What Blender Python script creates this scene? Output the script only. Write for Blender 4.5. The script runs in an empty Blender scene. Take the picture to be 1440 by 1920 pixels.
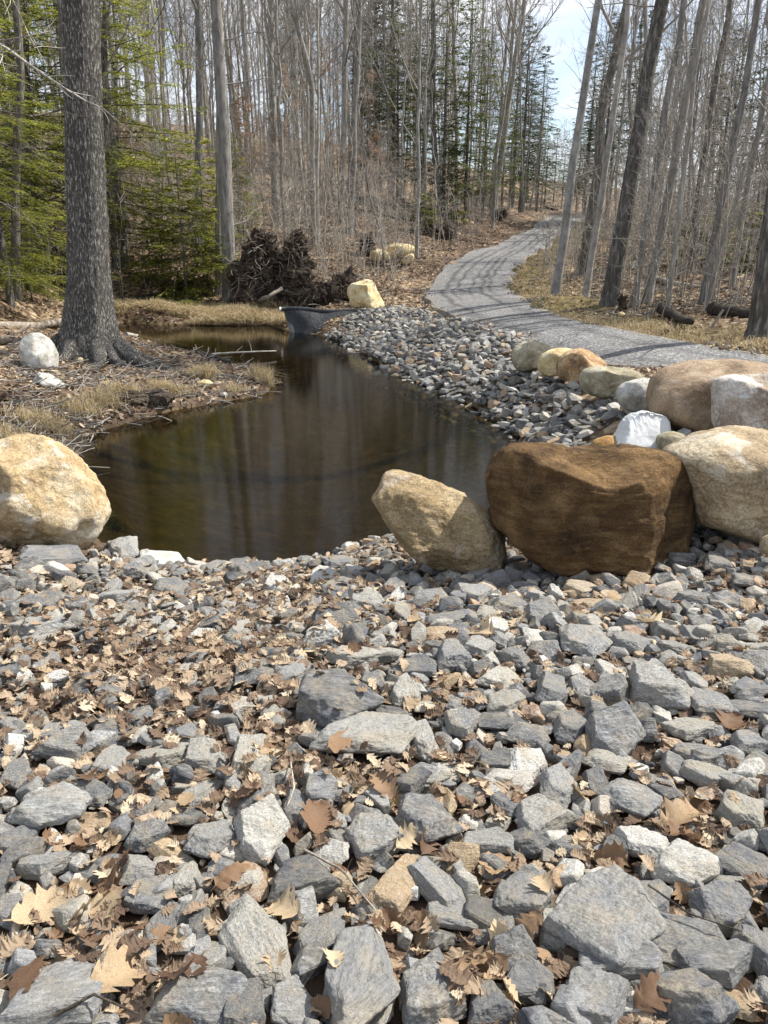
import bpy, bmesh, math, random
import numpy as np
from mathutils import Vector, Matrix
R = math.radians
S = bpy.context.scene
COL = S.collection

# ------------------------------------------------------------------ camera
CAMZ, PITCH, F = 2.10, R(19.5), 1442.0
cam_d = bpy.data.cameras.new('camera'); cam = bpy.data.objects.new('camera', cam_d); COL.objects.link(cam)
cam.location = (0, 0, CAMZ); cam.rotation_euler = (R(90) - PITCH, 0, 0)
cam_d.sensor_fit = 'VERTICAL'; cam_d.sensor_height = 24.0; cam_d.lens = 24.0 * F / 1920
cam_d.clip_start = 0.05; cam_d.clip_end = 2000
S.camera = cam
# ------------------------------------------------------------------ light
SUN_EL, SUN_AZ = R(52), R(71)       # azimuth clockwise from +Y (towards +X)
S.view_settings.view_transform = 'Standard'; S.view_settings.look = 'None'
S.view_settings.exposure = 0.72; S.view_settings.gamma = 1
S.cycles.max_bounces = 6
W = bpy.data.worlds.new('World'); S.world = W; W.use_nodes = True
nt = W.node_tree; nt.nodes.clear()
wo = nt.nodes.new('ShaderNodeOutputWorld'); bg = nt.nodes.new('ShaderNodeBackground')
sky = nt.nodes.new('ShaderNodeTexSky'); sky.sky_type = 'NISHITA'; sky.sun_disc = False
sky.sun_elevation = SUN_EL; sky.sun_rotation = SUN_AZ; sky.air_density = 1.0; sky.dust_density = 1.5
tc = nt.nodes.new('ShaderNodeTexCoord'); mp = nt.nodes.new('ShaderNodeMapping'); mp.inputs['Scale'].default_value = (1, 1, 2.6)
cn = nt.nodes.new('ShaderNodeTexNoise'); cn.inputs['Scale'].default_value = 2.6; cn.inputs['Detail'].default_value = 7; cn.inputs['Roughness'].default_value = .55
cr = nt.nodes.new('ShaderNodeValToRGB'); cr.color_ramp.elements[0].position = .40; cr.color_ramp.elements[1].position = .60
mx = nt.nodes.new('ShaderNodeMix'); mx.data_type = 'RGBA'
nt.links.new(tc.outputs['Generated'], mp.inputs['Vector']); nt.links.new(mp.outputs[0], cn.inputs['Vector'])
nt.links.new(cn.outputs['Fac'], cr.inputs['Fac']); nt.links.new(cr.outputs['Color'], mx.inputs[0])
nt.links.new(sky.outputs[0], mx.inputs[6]); mx.inputs[7].default_value = (6.2, 6.4, 6.8, 1)
nt.links.new(mx.outputs[2], bg.inputs['Color']); bg.inputs['Strength'].default_value = .12
nt.links.new(bg.outputs[0], wo.inputs['Surface'])
sun_d = bpy.data.lights.new('sun', 'SUN'); sun_d.energy = 4.8; sun_d.angle = R(.5); sun_d.color = (1, .95, .87)
sun = bpy.data.objects.new('sun', sun_d); COL.objects.link(sun)
sdir = Vector((math.sin(SUN_AZ) * math.cos(SUN_EL), math.cos(SUN_AZ) * math.cos(SUN_EL), math.sin(SUN_EL)))
sun.rotation_euler = sdir.to_track_quat('Z', 'Y').to_euler(); sun.location = (8, 4, 14)

# ------------------------------------------------------------------ numpy helpers
def hsh(ix, iy, iz, seed):
    n = (ix * 374761393 + iy * 668265263 + iz * 2147483647 + seed * 1274126177) & 0xffffffff
    n = ((n ^ (n >> 13)) * 1274126177) & 0xffffffff
    n = (n ^ (n >> 16)) & 0xffff
    return n / 32767.5 - 1
def vnoise(p, seed=0):
    p = np.asarray(p, float); i = np.floor(p).astype(np.int64); f = p - i; f = f * f * (3 - 2 * f); o = 0
    for dx in (0, 1):
        for dy in (0, 1):
            for dz in (0, 1):
                w = (f[:, 0] if dx else 1 - f[:, 0]) * (f[:, 1] if dy else 1 - f[:, 1]) * (f[:, 2] if dz else 1 - f[:, 2])
                o = o + w * hsh(i[:, 0] + dx, i[:, 1] + dy, i[:, 2] + dz, seed)
    return o
def fbm(p, oct=4, seed=0, gain=.5):
    p = np.asarray(p, float); o = 0; a = 1
    for k in range(oct):
        o = o + a * vnoise(p * 2 ** k + 17.3 * k, seed + k); a *= gain
    return o
def fbm2(x, y, s, oct=3, seed=0):
    x = np.asarray(x, float); y = np.asarray(y, float)
    return fbm(np.stack([x.ravel() * s, y.ravel() * s, np.zeros(x.size)], 1), oct, seed).reshape(x.shape)

cp, sp = math.cos(PITCH), math.sin(PITCH)
def ray(px, py):
    a = (px - 720) / F; b = (960 - py) / F
    return np.array([a, cp + b * sp, -sp + b * cp])
def PZ(px, py, z):
    d = ray(px, py); t = (z - CAMZ) / d[2]; return np.array([0, 0, CAMZ]) + d * t
def PY(px, py, Y):
    d = ray(px, py); return np.array([0, 0, CAMZ]) + d * (Y / d[1])
def depth(p): return p[1] * cp - (p[2] - CAMZ) * sp
def proj(x, y, z):
    dz = z - CAMZ; dep = y * cp - dz * sp; up = y * sp + dz * cp
    return 720 + F * x / dep, 960 - F * up / dep, dep

# ------------------------------------------------------------------ the lie of the land
POND_PX = [(192,1006),(190,950),(150,900),(140,862),(165,832),(200,806),(300,775),(400,757),(480,744),(512,732),(503,716),
 (468,694),(400,674),(330,655),(260,636),(215,622),(205,610),(225,604),(300,609),(400,611),(500,610),(535,618),(590,627),(640,641),(700,675),
 (760,705),(830,735),(900,768),(945,797),(975,822),(980,850),(965,900),(930,950),(850,985),(760,1002),(700,1008),(620,1037),
 (540,1047),(450,1056),(350,1052),(280,1038)]
POND = np.array([PZ(a, b, 0)[:2] for a, b in POND_PX])
def inside(x, y, poly):
    x = np.asarray(x, float); y = np.asarray(y, float); c = np.zeros(x.shape, bool); n = len(poly)
    for i in range(n):
        x1, y1 = poly[i]; x2, y2 = poly[(i + 1) % n]
        if y1 == y2: continue
        c ^= ((y1 > y) != (y2 > y)) & (x < (x2 - x1) * (y - y1) / (y2 - y1) + x1)
    return c
def dist_seg(x, y, pts, closed=True):
    x = np.asarray(x, float); y = np.asarray(y, float); d = np.full(x.shape, 1e9); n = len(pts)
    for i in range(n if closed else n - 1):
        a = pts[i]; b = pts[(i + 1) % n]; ab = b - a; L = ab @ ab + 1e-9
        t = np.clip(((x - a[0]) * ab[0] + (y - a[1]) * ab[1]) / L, 0, 1)
        d = np.minimum(d, np.hypot(x - a[0] - t * ab[0], y - a[1] - t * ab[1]))
    return d
CTL = []
for a, b, z in [(720,1920,.52),(0,1920,.52),(1440,1920,.52),(720,1500,.50),(0,1500,.50),(1440,1500,.52),(720,1200,.40),(100,1250,.40),(1300,1200,.45),
  (250,1110,.15),(720,1080,.14),(1100,1130,.33),(400,1130,.15),(40,1080,.20),
  (250,690,.22),(160,660,.34),(60,720,.32),(100,800,.20),(400,700,.10),(0,900,.30),(-250,1000,.35),(-200,750,.45),(60,605,.42),(320,715,.15),(440,720,.06),
  (250,575,.30),(400,575,.30),(500,575,.30),(990,700,.46),(1100,760,.46),(1200,810,.46),(1050,800,.25),(1300,900,.42),(1400,1050,.45),(1600,900,.6),
  (780,582,.50),(700,600,.35),(620,592,.32),(900,640,.50),(830,625,.42),(930,700,.32),(790,660,.24),(710,640,.18),
  (1050,630,.62),(1200,670,.63),(1440,705,.63),(1700,720,.65),(1200,610,.74),(1440,640,.80),(1700,660,.85),(1000,600,.6)]:
    CTL.append(PZ(a, b, z))
for a, b, Y in [(870,560,22),(800,548,24),(950,548,23),(830,505,29),(960,515,28),(920,465,37.5),(1010,472,37),(1052,413,57),(1103,411,58),(1000,436,46),(1075,428,48),
  (0,560,17),(100,520,24),(300,500,27),(0,460,28),(500,470,31),(450,390,42),(200,430,34),(600,440,34),(700,405,42),(780,470,33),(700,500,30),(640,530,25),(760,540,26),
  (850,435,41),(900,418,46),(980,398,55),(800,390,48),(1150,410,60),(1050,405,62),(1150,500,27),(1100,480,33),(1300,520,20),(1440,520,19),(1150,460,38),(1300,450,40),(1440,440,40),(1700,470,35),
  (-400,500,24),(-400,420,40)]:
    CTL.append(PY(a, b, Y))
for p in [(-40,60,9),(-15,60,8.5),(-40,100,16),(0,100,12),(-70,140,22),(0,150,16),(30,100,5),(60,60,4),(80,140,7),(40,30,1.6),(70,20,1.5),(20,5,.8),(10,-6,.6),(-10,-6,.5),(-20,5,.7),(-60,10,3),(30,70,3.5),(8,62,3.6),(10,75,3.4),(5,1,.56),(-5,1,.5)]:
    CTL.append(np.array(p, float))
CTL = np.array(CTL)
def kern(r): return np.sqrt(r * r + .6 ** 2)
_K = kern(np.hypot(CTL[:, None, 0] - CTL[None, :, 0], CTL[:, None, 1] - CTL[None, :, 1])) - np.eye(len(CTL)) * .02
_A = np.block([[_K, np.ones((len(CTL), 1))], [np.ones((1, len(CTL))), np.zeros((1, 1))]])
_w = np.linalg.solve(_A, np.append(CTL[:, 2], 0))
def hland(x, y):
    x = np.asarray(x, float); y = np.asarray(y, float); o = np.full(x.shape, _w[-1])
    for c, w in zip(CTL, _w): o = o + w * kern(np.hypot(x - c[0], y - c[1]))
    return o
def height(x, y, detail=True):
    x = np.asarray(x, float); y = np.asarray(y, float)
    h = hland(x, y)
    d = dist_seg(x, y, POND); ins = inside(x, y, POND)
    if detail:
        d = d + .10 * fbm2(x, y, 1.6, 3, 5) * np.exp(-d)
        far = np.clip((np.hypot(x, y) - 4) / 20, 0, 1)
        h = h + fbm2(x, y, .8, 3, 9) * (.02 + .16 * far)
    nearf = np.clip((6.5 - y) / .8, 0, 1); land = np.maximum(h, .06) * (1 - np.exp(-np.maximum(d, 0) / (.35 + .35 * nearf))) + .02 - .05 * nearf * np.exp(-d / .4)
    bed = -.04 - .75 * (1 - np.exp(-d / 1.2))
    return np.where(ins, bed, land)
# road edges (pixel outlines laid on the terrain)
_T = np.geomspace(.8, 170, 900)
def G(px, py, lift=0):
    d = ray(px, py); P = np.array([0, 0, CAMZ]) + d[None] * _T[:, None]
    g = P[:, 2] - height(P[:, 0], P[:, 1], False) - lift
    k = np.argmax(g < 0)
    if k == 0: k = len(_T) - 1
    a, b = g[k - 1], g[k]; t = a / (a - b) if a > 0 > b else 1
    return P[k - 1] * (1 - t) + P[k] * t
def resample(pts, n):
    pts = np.array(pts, float); s = np.append(0, np.cumsum(np.hypot(*np.diff(pts[:, :2], axis=0).T))); q = np.linspace(0, s[-1], n)
    return np.stack([np.interp(q, s, pts[:, k]) for k in range(pts.shape[1])], 1)
REL = [PZ(1640,745,.64)[:2],PZ(1440,738,.63)[:2],PZ(1300,718,.63)[:2],PZ(1200,700,.6)[:2],PZ(1100,676,.58)[:2],PZ(1000,651,.56)[:2],PZ(930,625,.55)[:2],PZ(860,600,.53)[:2],PZ(812,578,.52)[:2],
       PY(795,558,22.5)[:2],PY(799,540,25)[:2],PY(815,518,27.5)[:2],PY(845,498,30)[:2],PY(880,482,33.5)[:2],PY(930,462,38)[:2],PY(975,445,43)[:2],PY(1010,430,49)[:2],PY(1052,413,57)[:2],PY(1085,410,64)[:2],PY(1130,412,74)[:2]]
RER = [PZ(1640,700,.68)[:2],PZ(1440,683,.65)[:2],PZ(1320,664,.65)[:2],PZ(1240,648,.65)[:2],PZ(1180,636,.65)[:2],PZ(1100,615,.63)[:2],PZ(1040,600,.6)[:2],PZ(995,580,.57)[:2],PY(965,560,21.5)[:2],
       PY(953,540,24)[:2],PY(957,522,26.5)[:2],PY(975,500,30)[:2],PY(1003,480,34)[:2],PY(1035,458,39.5)[:2],PY(1062,440,45)[:2],PY(1085,424,51)[:2],PY(1103,411,58)[:2],PY(1120,410,64)[:2],PY(1160,412,74)[:2]]
NR = 240
REL = resample(REL, NR); RER = resample(RER, NR)
def smooth(a, n):
    for _ in range(n): a[1:-1] = (a[:-2] + 2 * a[1:-1] + a[2:]) / 4
    return a
REL = smooth(REL, 25); RER = smooth(RER, 25)
ROADPOLY = np.concatenate([REL[::6], RER[::-6]]); RC = (REL + RER)[::8] / 2
def road_d(x, y):   # distance outside the road (negative inside)
    d = dist_seg(x, y, ROADPOLY); return np.where(inside(x, y, ROADPOLY), -d, d)

# ------------------------------------------------------------------ mesh builder
class MB:
    def __init__(s): s.v = []; s.f = {3: [], 4: []}; s.n = 0
    def add(s, v, f):
        v = np.asarray(v, float); f = np.asarray(f, np.int64)
        if len(v) == 0: return
        s.v.append(v); s.f[f.shape[1]].append(f + s.n); s.n += len(v)
    def tube(s, pts, rad, k=6, cap=True, prof=None):
        P = np.asarray(pts, float); n = len(P); rad = np.asarray(rad, float)
        T = np.gradient(P, axis=0); T /= np.linalg.norm(T, axis=1)[:, None] + 1e-12
        ref = np.array([1., 0, 0]) if abs(T[0, 0]) < .8 else np.array([0, 1., 0])
        u = ref - (T @ ref)[:, None] * T; u /= np.linalg.norm(u, axis=1)[:, None] + 1e-12
        w = np.cross(T, u); a = np.arange(k) * 2 * math.pi / k
        rr = rad[:, None] * (np.ones((n, k)) if prof is None else prof)
        V = P[:, None] + rr[:, :, None] * (np.cos(a)[None, :, None] * u[:, None] + np.sin(a)[None, :, None] * w[:, None])
        V = V.reshape(-1, 3); i = np.arange(n - 1)[:, None] * k; j = np.arange(k)[None]; j2 = (j + 1) % k
        Fq = np.stack([i + j, i + j2, i + k + j2, i + k + j], -1).reshape(-1, 4)
        s.add(V, Fq)
        if cap and k > 3:
            b = s.n - len(V)
            for base, c in ((b, P[0]), (b + (n - 1) * k, P[-1])):
                s.v.append(c[None].copy()); ci = s.n; s.n += 1
                s.f[3].append(np.array([[base + q, base + (q + 1) % k, ci] for q in range(k)]))
    def mesh(s, name, mat=None, smooth=True):
        me = bpy.data.meshes.new(name)
        V = np.concatenate(s.v).astype(np.float32); me.vertices.add(len(V)); me.vertices.foreach_set('co', V.ravel())
        f3 = np.concatenate(s.f[3]) if s.f[3] else np.zeros((0, 3), int); f4 = np.concatenate(s.f[4]) if s.f[4] else np.zeros((0, 4), int)
        L = np.concatenate([f3.ravel(), f4.ravel()]).astype(np.int32); me.loops.add(len(L)); me.loops.foreach_set('vertex_index', L)
        st = np.concatenate([np.arange(len(f3)) * 3, len(f3) * 3 + np.arange(len(f4)) * 4]).astype(np.int32)
        me.polygons.add(len(st)); me.polygons.foreach_set('loop_start', st)
        me.polygons.foreach_set('use_smooth', np.full(len(st), smooth)); me.update(calc_edges=True); me.validate()
        if mat: me.materials.append(mat)
        return me
    def build(s, name, mat=None, parent=None, smooth=True):
        o = bpy.data.objects.new(name, s.mesh(name, mat, smooth)); COL.objects.link(o)
        if parent: o.parent = parent
        return o
def tag(o, label=None, cat=None, group=None, kind=None):
    if label: o['label'] = label
    if cat: o['category'] = cat
    if group: o['group'] = group
    if kind: o['kind'] = kind
    return o
def empty(name, loc, rz=0):
    o = bpy.data.objects.new(name, None); COL.objects.link(o); o.location = loc; o.rotation_euler = (0, 0, rz); o.empty_display_size = .2; return o

# ------------------------------------------------------------------ materials
class NT:
    def __init__(s, name):
        s.m = bpy.data.materials.new(name); s.m.use_nodes = True; s.t = s.m.node_tree; s.t.nodes.clear()
        s.o = s.n('OutputMaterial'); s.b = s.n('BsdfPrincipled'); s.l(s.b.outputs[0], s.o.inputs[0])
        s.b.inputs['Roughness'].default_value = .9; s.b.inputs['Specular IOR Level'].default_value = .25
    def n(s, t, **k):
        n = s.t.nodes.new('ShaderNode' + t)
        for a, b in k.items():
            if a in n.inputs: n.inputs[a].default_value = b
            else: setattr(n, a, b)
        return n
    def l(s, a, b): s.t.links.new(a, b)
    def coord(s, scale=(1, 1, 1), rot=None, kind='Object'):
        c = s.n('TexCoord'); m = s.n('Mapping'); m.inputs['Scale'].default_value = scale
        if rot: m.inputs['Rotation'].default_value = rot
        s.l(c.outputs[kind], m.inputs['Vector']); return m.outputs[0]
    def noise(s, v, scale, detail=4, rough=.55, dist=0):
        n = s.n('TexNoise', Scale=scale, Detail=detail, Roughness=rough, Distortion=dist); s.l(v, n.inputs['Vector']); return n.outputs['Fac']
    def ramp(s, f, stops, interp='LINEAR'):
        r = s.n('ValToRGB'); e = r.color_ramp.elements; r.color_ramp.interpolation = interp
        while len(e) < len(stops): e.new(.5)
        for q, (p, c) in zip(e, stops): q.position = p; q.color = (*c, 1) if not isinstance(c, (int, float)) else (c, c, c, 1)
        s.l(f, r.inputs[0]); return r.outputs[0]
    def mix(s, f, a, b, mode='MIX'):
        m = s.n('Mix', data_type='RGBA', blend_type=mode)
        for v, i in ((f, 0), (a, 6), (b, 7)):
            if isinstance(v, (int, float)): m.inputs[i].default_value = v
            elif isinstance(v, tuple): m.inputs[i].default_value = (*v, 1)
            else: s.l(v, m.inputs[i])
        return m.outputs[2]
    def math(s, op, a, b=0., c=0.):
        m = s.n('Math', operation=op)
        for v, i in ((a, 0), (b, 1), (c, 2)):
            if isinstance(v, (int, float)): m.inputs[i].default_value = v
            else: s.l(v, m.inputs[i])
        return m.outputs[0]
    def bump(s, h, strength=.5, dist=.02, prev=None):
        b = s.n('Bump', Strength=strength, Distance=dist); s.l(h, b.inputs['Height'])
        if prev is not None: s.l(prev, b.inputs['Normal'])
        s.l(b.outputs[0], s.b.inputs['Normal']); return b.outputs[0]
    def col(s, c):
        if isinstance(c, tuple): s.b.inputs['Base Color'].default_value = (*c, 1)
        else: s.l(c, s.b.inputs['Base Color'])

def rock_mat(name, pal, mode='obj', scale=1.0, lichen=.0):
    """mode obj: tone from the object's own 'tone'; island: from island random"""
    q = NT(name)
    if mode == 'obj':
        a = q.n('Attribute', attribute_type='OBJECT', attribute_name='tone'); tone = a.outputs['Fac']
        oi = q.n('ObjectInfo'); rnd = oi.outputs['Random']
    else:
        g = q.n('NewGeometry'); tone = g.outputs['Random Per Island']; rnd = q.math('FRACT', q.math('MULTIPLY', tone, 37.7))
    c = q.n('TexCoord'); vr = q.n('VectorRotate', rotation_type='EULER_XYZ'); q.l(c.outputs['Object'], vr.inputs['Vector'])
    cx = q.n('CombineXYZ'); q.l(q.math('MULTIPLY', rnd, 6.28), cx.inputs[0]); q.l(q.math('MULTIPLY', rnd, 17.0), cx.inputs[2]); q.l(cx.outputs[0], vr.inputs['Rotation'])
    off = q.n('VectorMath', operation='ADD'); q.l(vr.outputs[0], off.inputs[0]); q.l(cx.outputs[0], off.inputs[1])
    v = off.outputs[0]
    mp = q.n('Mapping'); mp.inputs['Scale'].default_value = (1, 1, 5); q.l(v, mp.inputs[0])
    base = q.ramp(tone, pal, 'LINEAR')
    big = q.noise(v, 5 * scale, 3, .6)
    c1 = q.mix(q.ramp(big, [(.35, 0.), (.7, .8)]), base, q.mix(.55, base, (.30, .27, .20)))
    streak = q.noise(mp.outputs[0], 9 * scale, 5, .65, .6)
    c2 = q.mix(q.math('MULTIPLY', q.ramp(streak, [(.46, 0.), (.64, .6)]), q.ramp(q.math('FRACT', q.math('MULTIPLY', rnd, 7.3)), [(0, .1), (1, 1.)])), c1, q.mix(.5, c1, (.62, .62, .60)))
    fine = q.noise(v, (16 if mode == 'obj' else 110) * 1., 4, .8)
    k = q.ramp(fine, [(.3, .5), (.5, 1.0), (.7, 1.55)])
    c3 = q.mix(q.ramp(rnd, [(0, .35), (.5, .8), (1, 1.)]), c2, q.mix(1.0, c2, k, 'MULTIPLY'))
    dust = q.noise(v, 3.1 * scale, 5, .7); c3 = q.mix(q.ramp(dust, [(.50, 0.), (.66, .55)]), c3, (.34, .285, .20))
    dk = q.noise(mp.outputs[0], 22 * scale, 4, .7)
    c4 = q.mix(q.ramp(dk, [(.30, .75), (.47, 0.)]), c3, q.mix(.65, c3, (.05, .05, .055)))
    q.col(c4); q.b.inputs['Roughness'].default_value = .82
    b = q.bump(streak, .5, .02); b = q.bump(fine, .45, .006, b); q.bump(q.noise(v, 30 * scale, 5, .7), .55, .014, b)
    return q.m
STONE_PAL = [(0, (.045, .048, .055)), (.22, (.085, .09, .10)), (.45, (.16, .165, .172)), (.62, (.25, .252, .248)), (.75, (.33, .315, .27)), (.84, (.52, .52, .50)), (.92, (.36, .26, .15)), (1, (.30, .18, .12))]
M = {}
M['stone'] = rock_mat('crushed_stone', STONE_PAL, 'obj', .28)
M['stone_pile'] = rock_mat('crushed_stone_pile', STONE_PAL, 'island', 1.6)

def boulder_mat(name, c_lo, c_mid, c_hi, lam=(1, 1, 1), rot=(0, 0, 0), scale=1., lich=(.5, .5, .46), lich_amt=.3, bump=1., crack=.5):
    q = NT(name); v = q.coord(); vl = q.coord(lam, rot)
    a = q.noise(v, 2.2 * scale, 6, .6, .5); base = q.ramp(a, [(.30, c_lo), (.48, c_mid), (.66, c_hi)])
    s = q.noise(vl, 5 * scale, 7, .68, .8); base = q.mix(q.ramp(s, [(.35, .75), (.5, 0.)]), base, q.mix(.6, base, c_lo))
    base = q.mix(q.ramp(s, [(.55, 0.), (.75, .7)]), base, c_hi)
    f = q.noise(v, 80 * scale, 4, .75); base = q.mix(1.0, base, q.ramp(f, [(.3, .5), (.5, 1.), (.7, 1.5)]), 'MULTIPLY')
    l = q.noise(v, 3.3 * scale, 7, .7, 1.2); base = q.mix(q.ramp(l, [(.54, 0.), (.60, lich_amt)]), base, lich)
    vo = q.n('TexVoronoi', feature='DISTANCE_TO_EDGE', Scale=1.6 * scale); vd = q.n('VectorMath', operation='ADD')
    nn = q.n('TexNoise', Scale=2.5 * scale, Detail=5); q.l(v, nn.inputs['Vector']); q.l(vl, vd.inputs[0]); q.l(nn.outputs['Color'], vd.inputs[1]); q.l(vd.outputs[0], vo.inputs['Vector'])
    cr = q.ramp(vo.outputs['Distance'], [(0, 0.), (.03, 1.)])
    base = q.mix(q.math('MULTIPLY', q.math('SUBTRACT', 1., cr), crack), base, q.mix(.6, base, (.06, .04, .025)))
    q.col(base)
    b = q.bump(s, .4 * bump, .05); b = q.bump(f, .35, .005, b); b = q.bump(cr, .35 * crack, .02, b); q.bump(q.noise(v, 18 * scale, 6, .7), .6 * bump, .03, b)
    return q.m

def bark_mat(name, dark, mid, light, lscale=1., furrow=1., lich=.35, vs=(14, 14, 3)):
    q = NT(name); v = q.coord(vs); vo = q.coord()
    a = q.noise(v, 1.6 * lscale, 6, .72, .2)
    base = q.ramp(a, [(.34, dark), (.5, mid), (.66, light)])
    rg = q.ramp(a, [(.36, 0.), (.56, 1.)])
    p = q.noise(vo, 2.2, 6, .75, .4); oi = q.n('ObjectInfo')
    base = q.mix(q.ramp(p, [(.50, 0.), (.62, lich)]), base, q.mix(.5, light, (.42, .44, .40)))
    base = q.mix(1., base, q.ramp(oi.outputs['Random'], [(0, (.75, .75, .75)), (.5, (1., .97, .92)), (1, (1.2, 1.17, 1.1))]), 'MULTIPLY')
    q.col(base); b = q.bump(rg, .9 * furrow, .03); q.bump(q.noise(vo, 60, 4, .7), .4, .006, b)
    return q.m
M['bark_oak'] = bark_mat('oak_bark', (.07, .065, .058), (.22, .21, .195), (.40, .39, .365), 1.3, 1.3, .2, (26, 26, 6))
M['bark_grey'] = bark_mat('grey_bark', (.13, .125, .115), (.245, .235, .22), (.37, .36, .34), 1., .6, .35, (9, 9, 1.6))
M['bark_pale'] = bark_mat('pale_bark', (.20, .19, .175), (.35, .34, .32), (.48, .47, .45), .8, .4, .3, (5, 5, 3))
M['bark_dark'] = bark_mat('dark_bark', (.06, .055, .05), (.14, .13, .12), (.25, .24, .225), 1.1, .9, .25, (12, 12, 2))
M['twig'] = bark_mat('twig_bark', (.16, .148, .135), (.26, .245, .225), (.37, .352, .33), 1., .2, .1)
M['twig_dark'] = bark_mat('dark_twig_bark', (.05, .043, .036), (.095, .083, .07), (.16, .145, .125), 1., .2, .1)

def leafy(name, pal, trans=.35, rough=.8, island=True, scale=0):
    q = NT(name); g = q.n('NewGeometry'); oi = q.n('ObjectInfo')
    r = q.math('FRACT', q.math('ADD', g.outputs['Random Per Island'], oi.outputs['Random']))
    c = q.ramp(r, pal)
    if scale:
        v = q.coord(); c = q.mix(1., c, q.ramp(q.noise(v, scale, 4, .7), [(.3, .6), (.5, 1.), (.7, 1.3)]), 'MULTIPLY')
    q.col(c); q.b.inputs['Roughness'].default_value = rough
    tr = q.n('BsdfTranslucent'); q.l(c, tr.inputs[0]); ms = q.n('MixShader', Fac=trans)
    q.l(q.b.outputs[0], ms.inputs[1]); q.l(tr.outputs[0], ms.inputs[2]); q.l(ms.outputs[0], q.o.inputs[0])
    return q.m
LEAFPAL = [(0, (.10, .06, .04)), (.2, (.20, .12, .07)), (.45, (.31, .205, .12)), (.7, (.42, .31, .19)), (1, (.54, .44, .29))]
M['leaf'] = leafy('dry_oak_leaf', LEAFPAL, .25, .65, scale=45)
M['litter'] = leafy('leaf_litter', [(0, (.09, .06, .042)), (.3, (.18, .125, .085)), (.6, (.29, .215, .145)), (.85, (.41, .32, .22)), (1, (.52, .44, .32))], .15, .8)
M['beech'] = leafy('dry_beech_leaves', [(0, (.30, .17, .09)), (.5, (.45, .28, .16)), (1, (.55, .37, .22))], .45)
M['hemlock'] = leafy('hemlock_needles', [(0, (.06, .09, .015)), (.4, (.14, .165, .03)), (.75, (.28, .285, .05)), (1, (.42, .39, .08))], .6)
M['spruce'] = leafy('dark_needles', [(0, (.03, .045, .022)), (.5, (.055, .08, .035)), (1, (.09, .12, .05))], .35)
M['midgreen'] = leafy('mid_green_needles', [(0, (.05, .065, .025)), (.5, (.10, .12, .04)), (1, (.16, .175, .06))], .45)
M['grass'] = leafy('dry_grass', [(0, (.24, .18, .10)), (.4, (.42, .33, .19)), (.8, (.58, .48, .30)), (1, (.68, .60, .42))], .35)
M['green'] = leafy('green_grass', [(0, (.08, .12, .02)), (1, (.18, .22, .04))], .4)

# terrain
q = NT('forest_floor'); v = q.coord()
at = lambda n: q.n('Attribute', attribute_name=n).outputs['Fac']
vo = q.n('TexVoronoi', Scale=11.); q.l(v, vo.inputs['Vector']); wh = q.n('SeparateColor'); q.l(vo.outputs['Color'], wh.inputs[0])
lit = q.ramp(wh.outputs[0], [(0, (.07, .045, .028)), (.35, (.15, .10, .062)), (.65, (.26, .18, .11)), (.9, (.40, .30, .19)), (1, (.5, .4, .27))])
n1 = q.noise(v, .5, 5, .65); n2 = q.noise(v, 9, 6, .75)
lit = q.mix(q.ramp(n1, [(.35, .55), (.6, 0.)]), lit, q.mix(.7, lit, (.05, .033, .02)))
lit = q.mix(1., lit, q.ramp(n2, [(.3, .5), (.5, 1.), (.7, 1.35)]), 'MULTIPLY')
moss = q.mix(q.ramp(n2, [(.35, 0.), (.65, 1.)]), (.075, .055, .018), (.15, .125, .035))
c = q.mix(at('moss'), lit, q.mix(.72, lit, moss))
soil = q.ramp(q.noise(v, 14, 6, .75), [(.3, (.022, .013, .009)), (.55, (.06, .037, .024)), (.75, (.12, .08, .055))])
c = q.mix(at('soil'), c, soil)
c = q.mix(at('bed'), c, q.ramp(q.noise(v, 5, 5, .7), [(.3, (.04, .034, .012)), (.55, (.10, .078, .028)), (.75, (.22, .165, .06))]))
q.col(c); b = q.bump(vo.outputs['Distance'], .5, .03); q.bump(n2, .8, .05, b)
M['ground'] = q.m
# road
q = NT('road_gravel'); v = q.coord()
vo = q.n('TexVoronoi', Scale=42.); q.l(v, vo.inputs['Vector']); sc = q.n('SeparateColor'); q.l(vo.outputs['Color'], sc.inputs[0])
c = q.ramp(sc.outputs[0], [(0, (.075, .076, .078)), (.5, (.155, .152, .148)), (.85, (.235, .23, .222)), (1, (.36, .355, .35))])
n = q.noise(v, 1.1, 6, .7); c = q.mix(1., c, q.ramp(n, [(.3, .75), (.5, 1.), (.7, 1.2)]), 'MULTIPLY')
tr = q.n('Attribute', attribute_name='track').outputs['Fac']; tn = q.math('MULTIPLY', tr, q.ramp(q.noise(v, 3, 5, .7), [(.3, .55), (.6, 1.)]))
c = q.mix(tn, c, q.mix(.9, c, (.045, .045, .045)))
ed = q.n('Attribute', attribute_name='edge').outputs['Fac']
c = q.mix(q.math('MULTIPLY', ed, q.ramp(q.noise(v, 5, 5, .7), [(.45, 0.), (.6, 1.)])), c, (.24, .19, .12))
q.col(c); b = q.bump(vo.outputs['Distance'], .6, .015); q.bump(q.noise(v, 7, 6, .7), .3, .02, b)
M['road'] = q.m
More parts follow.
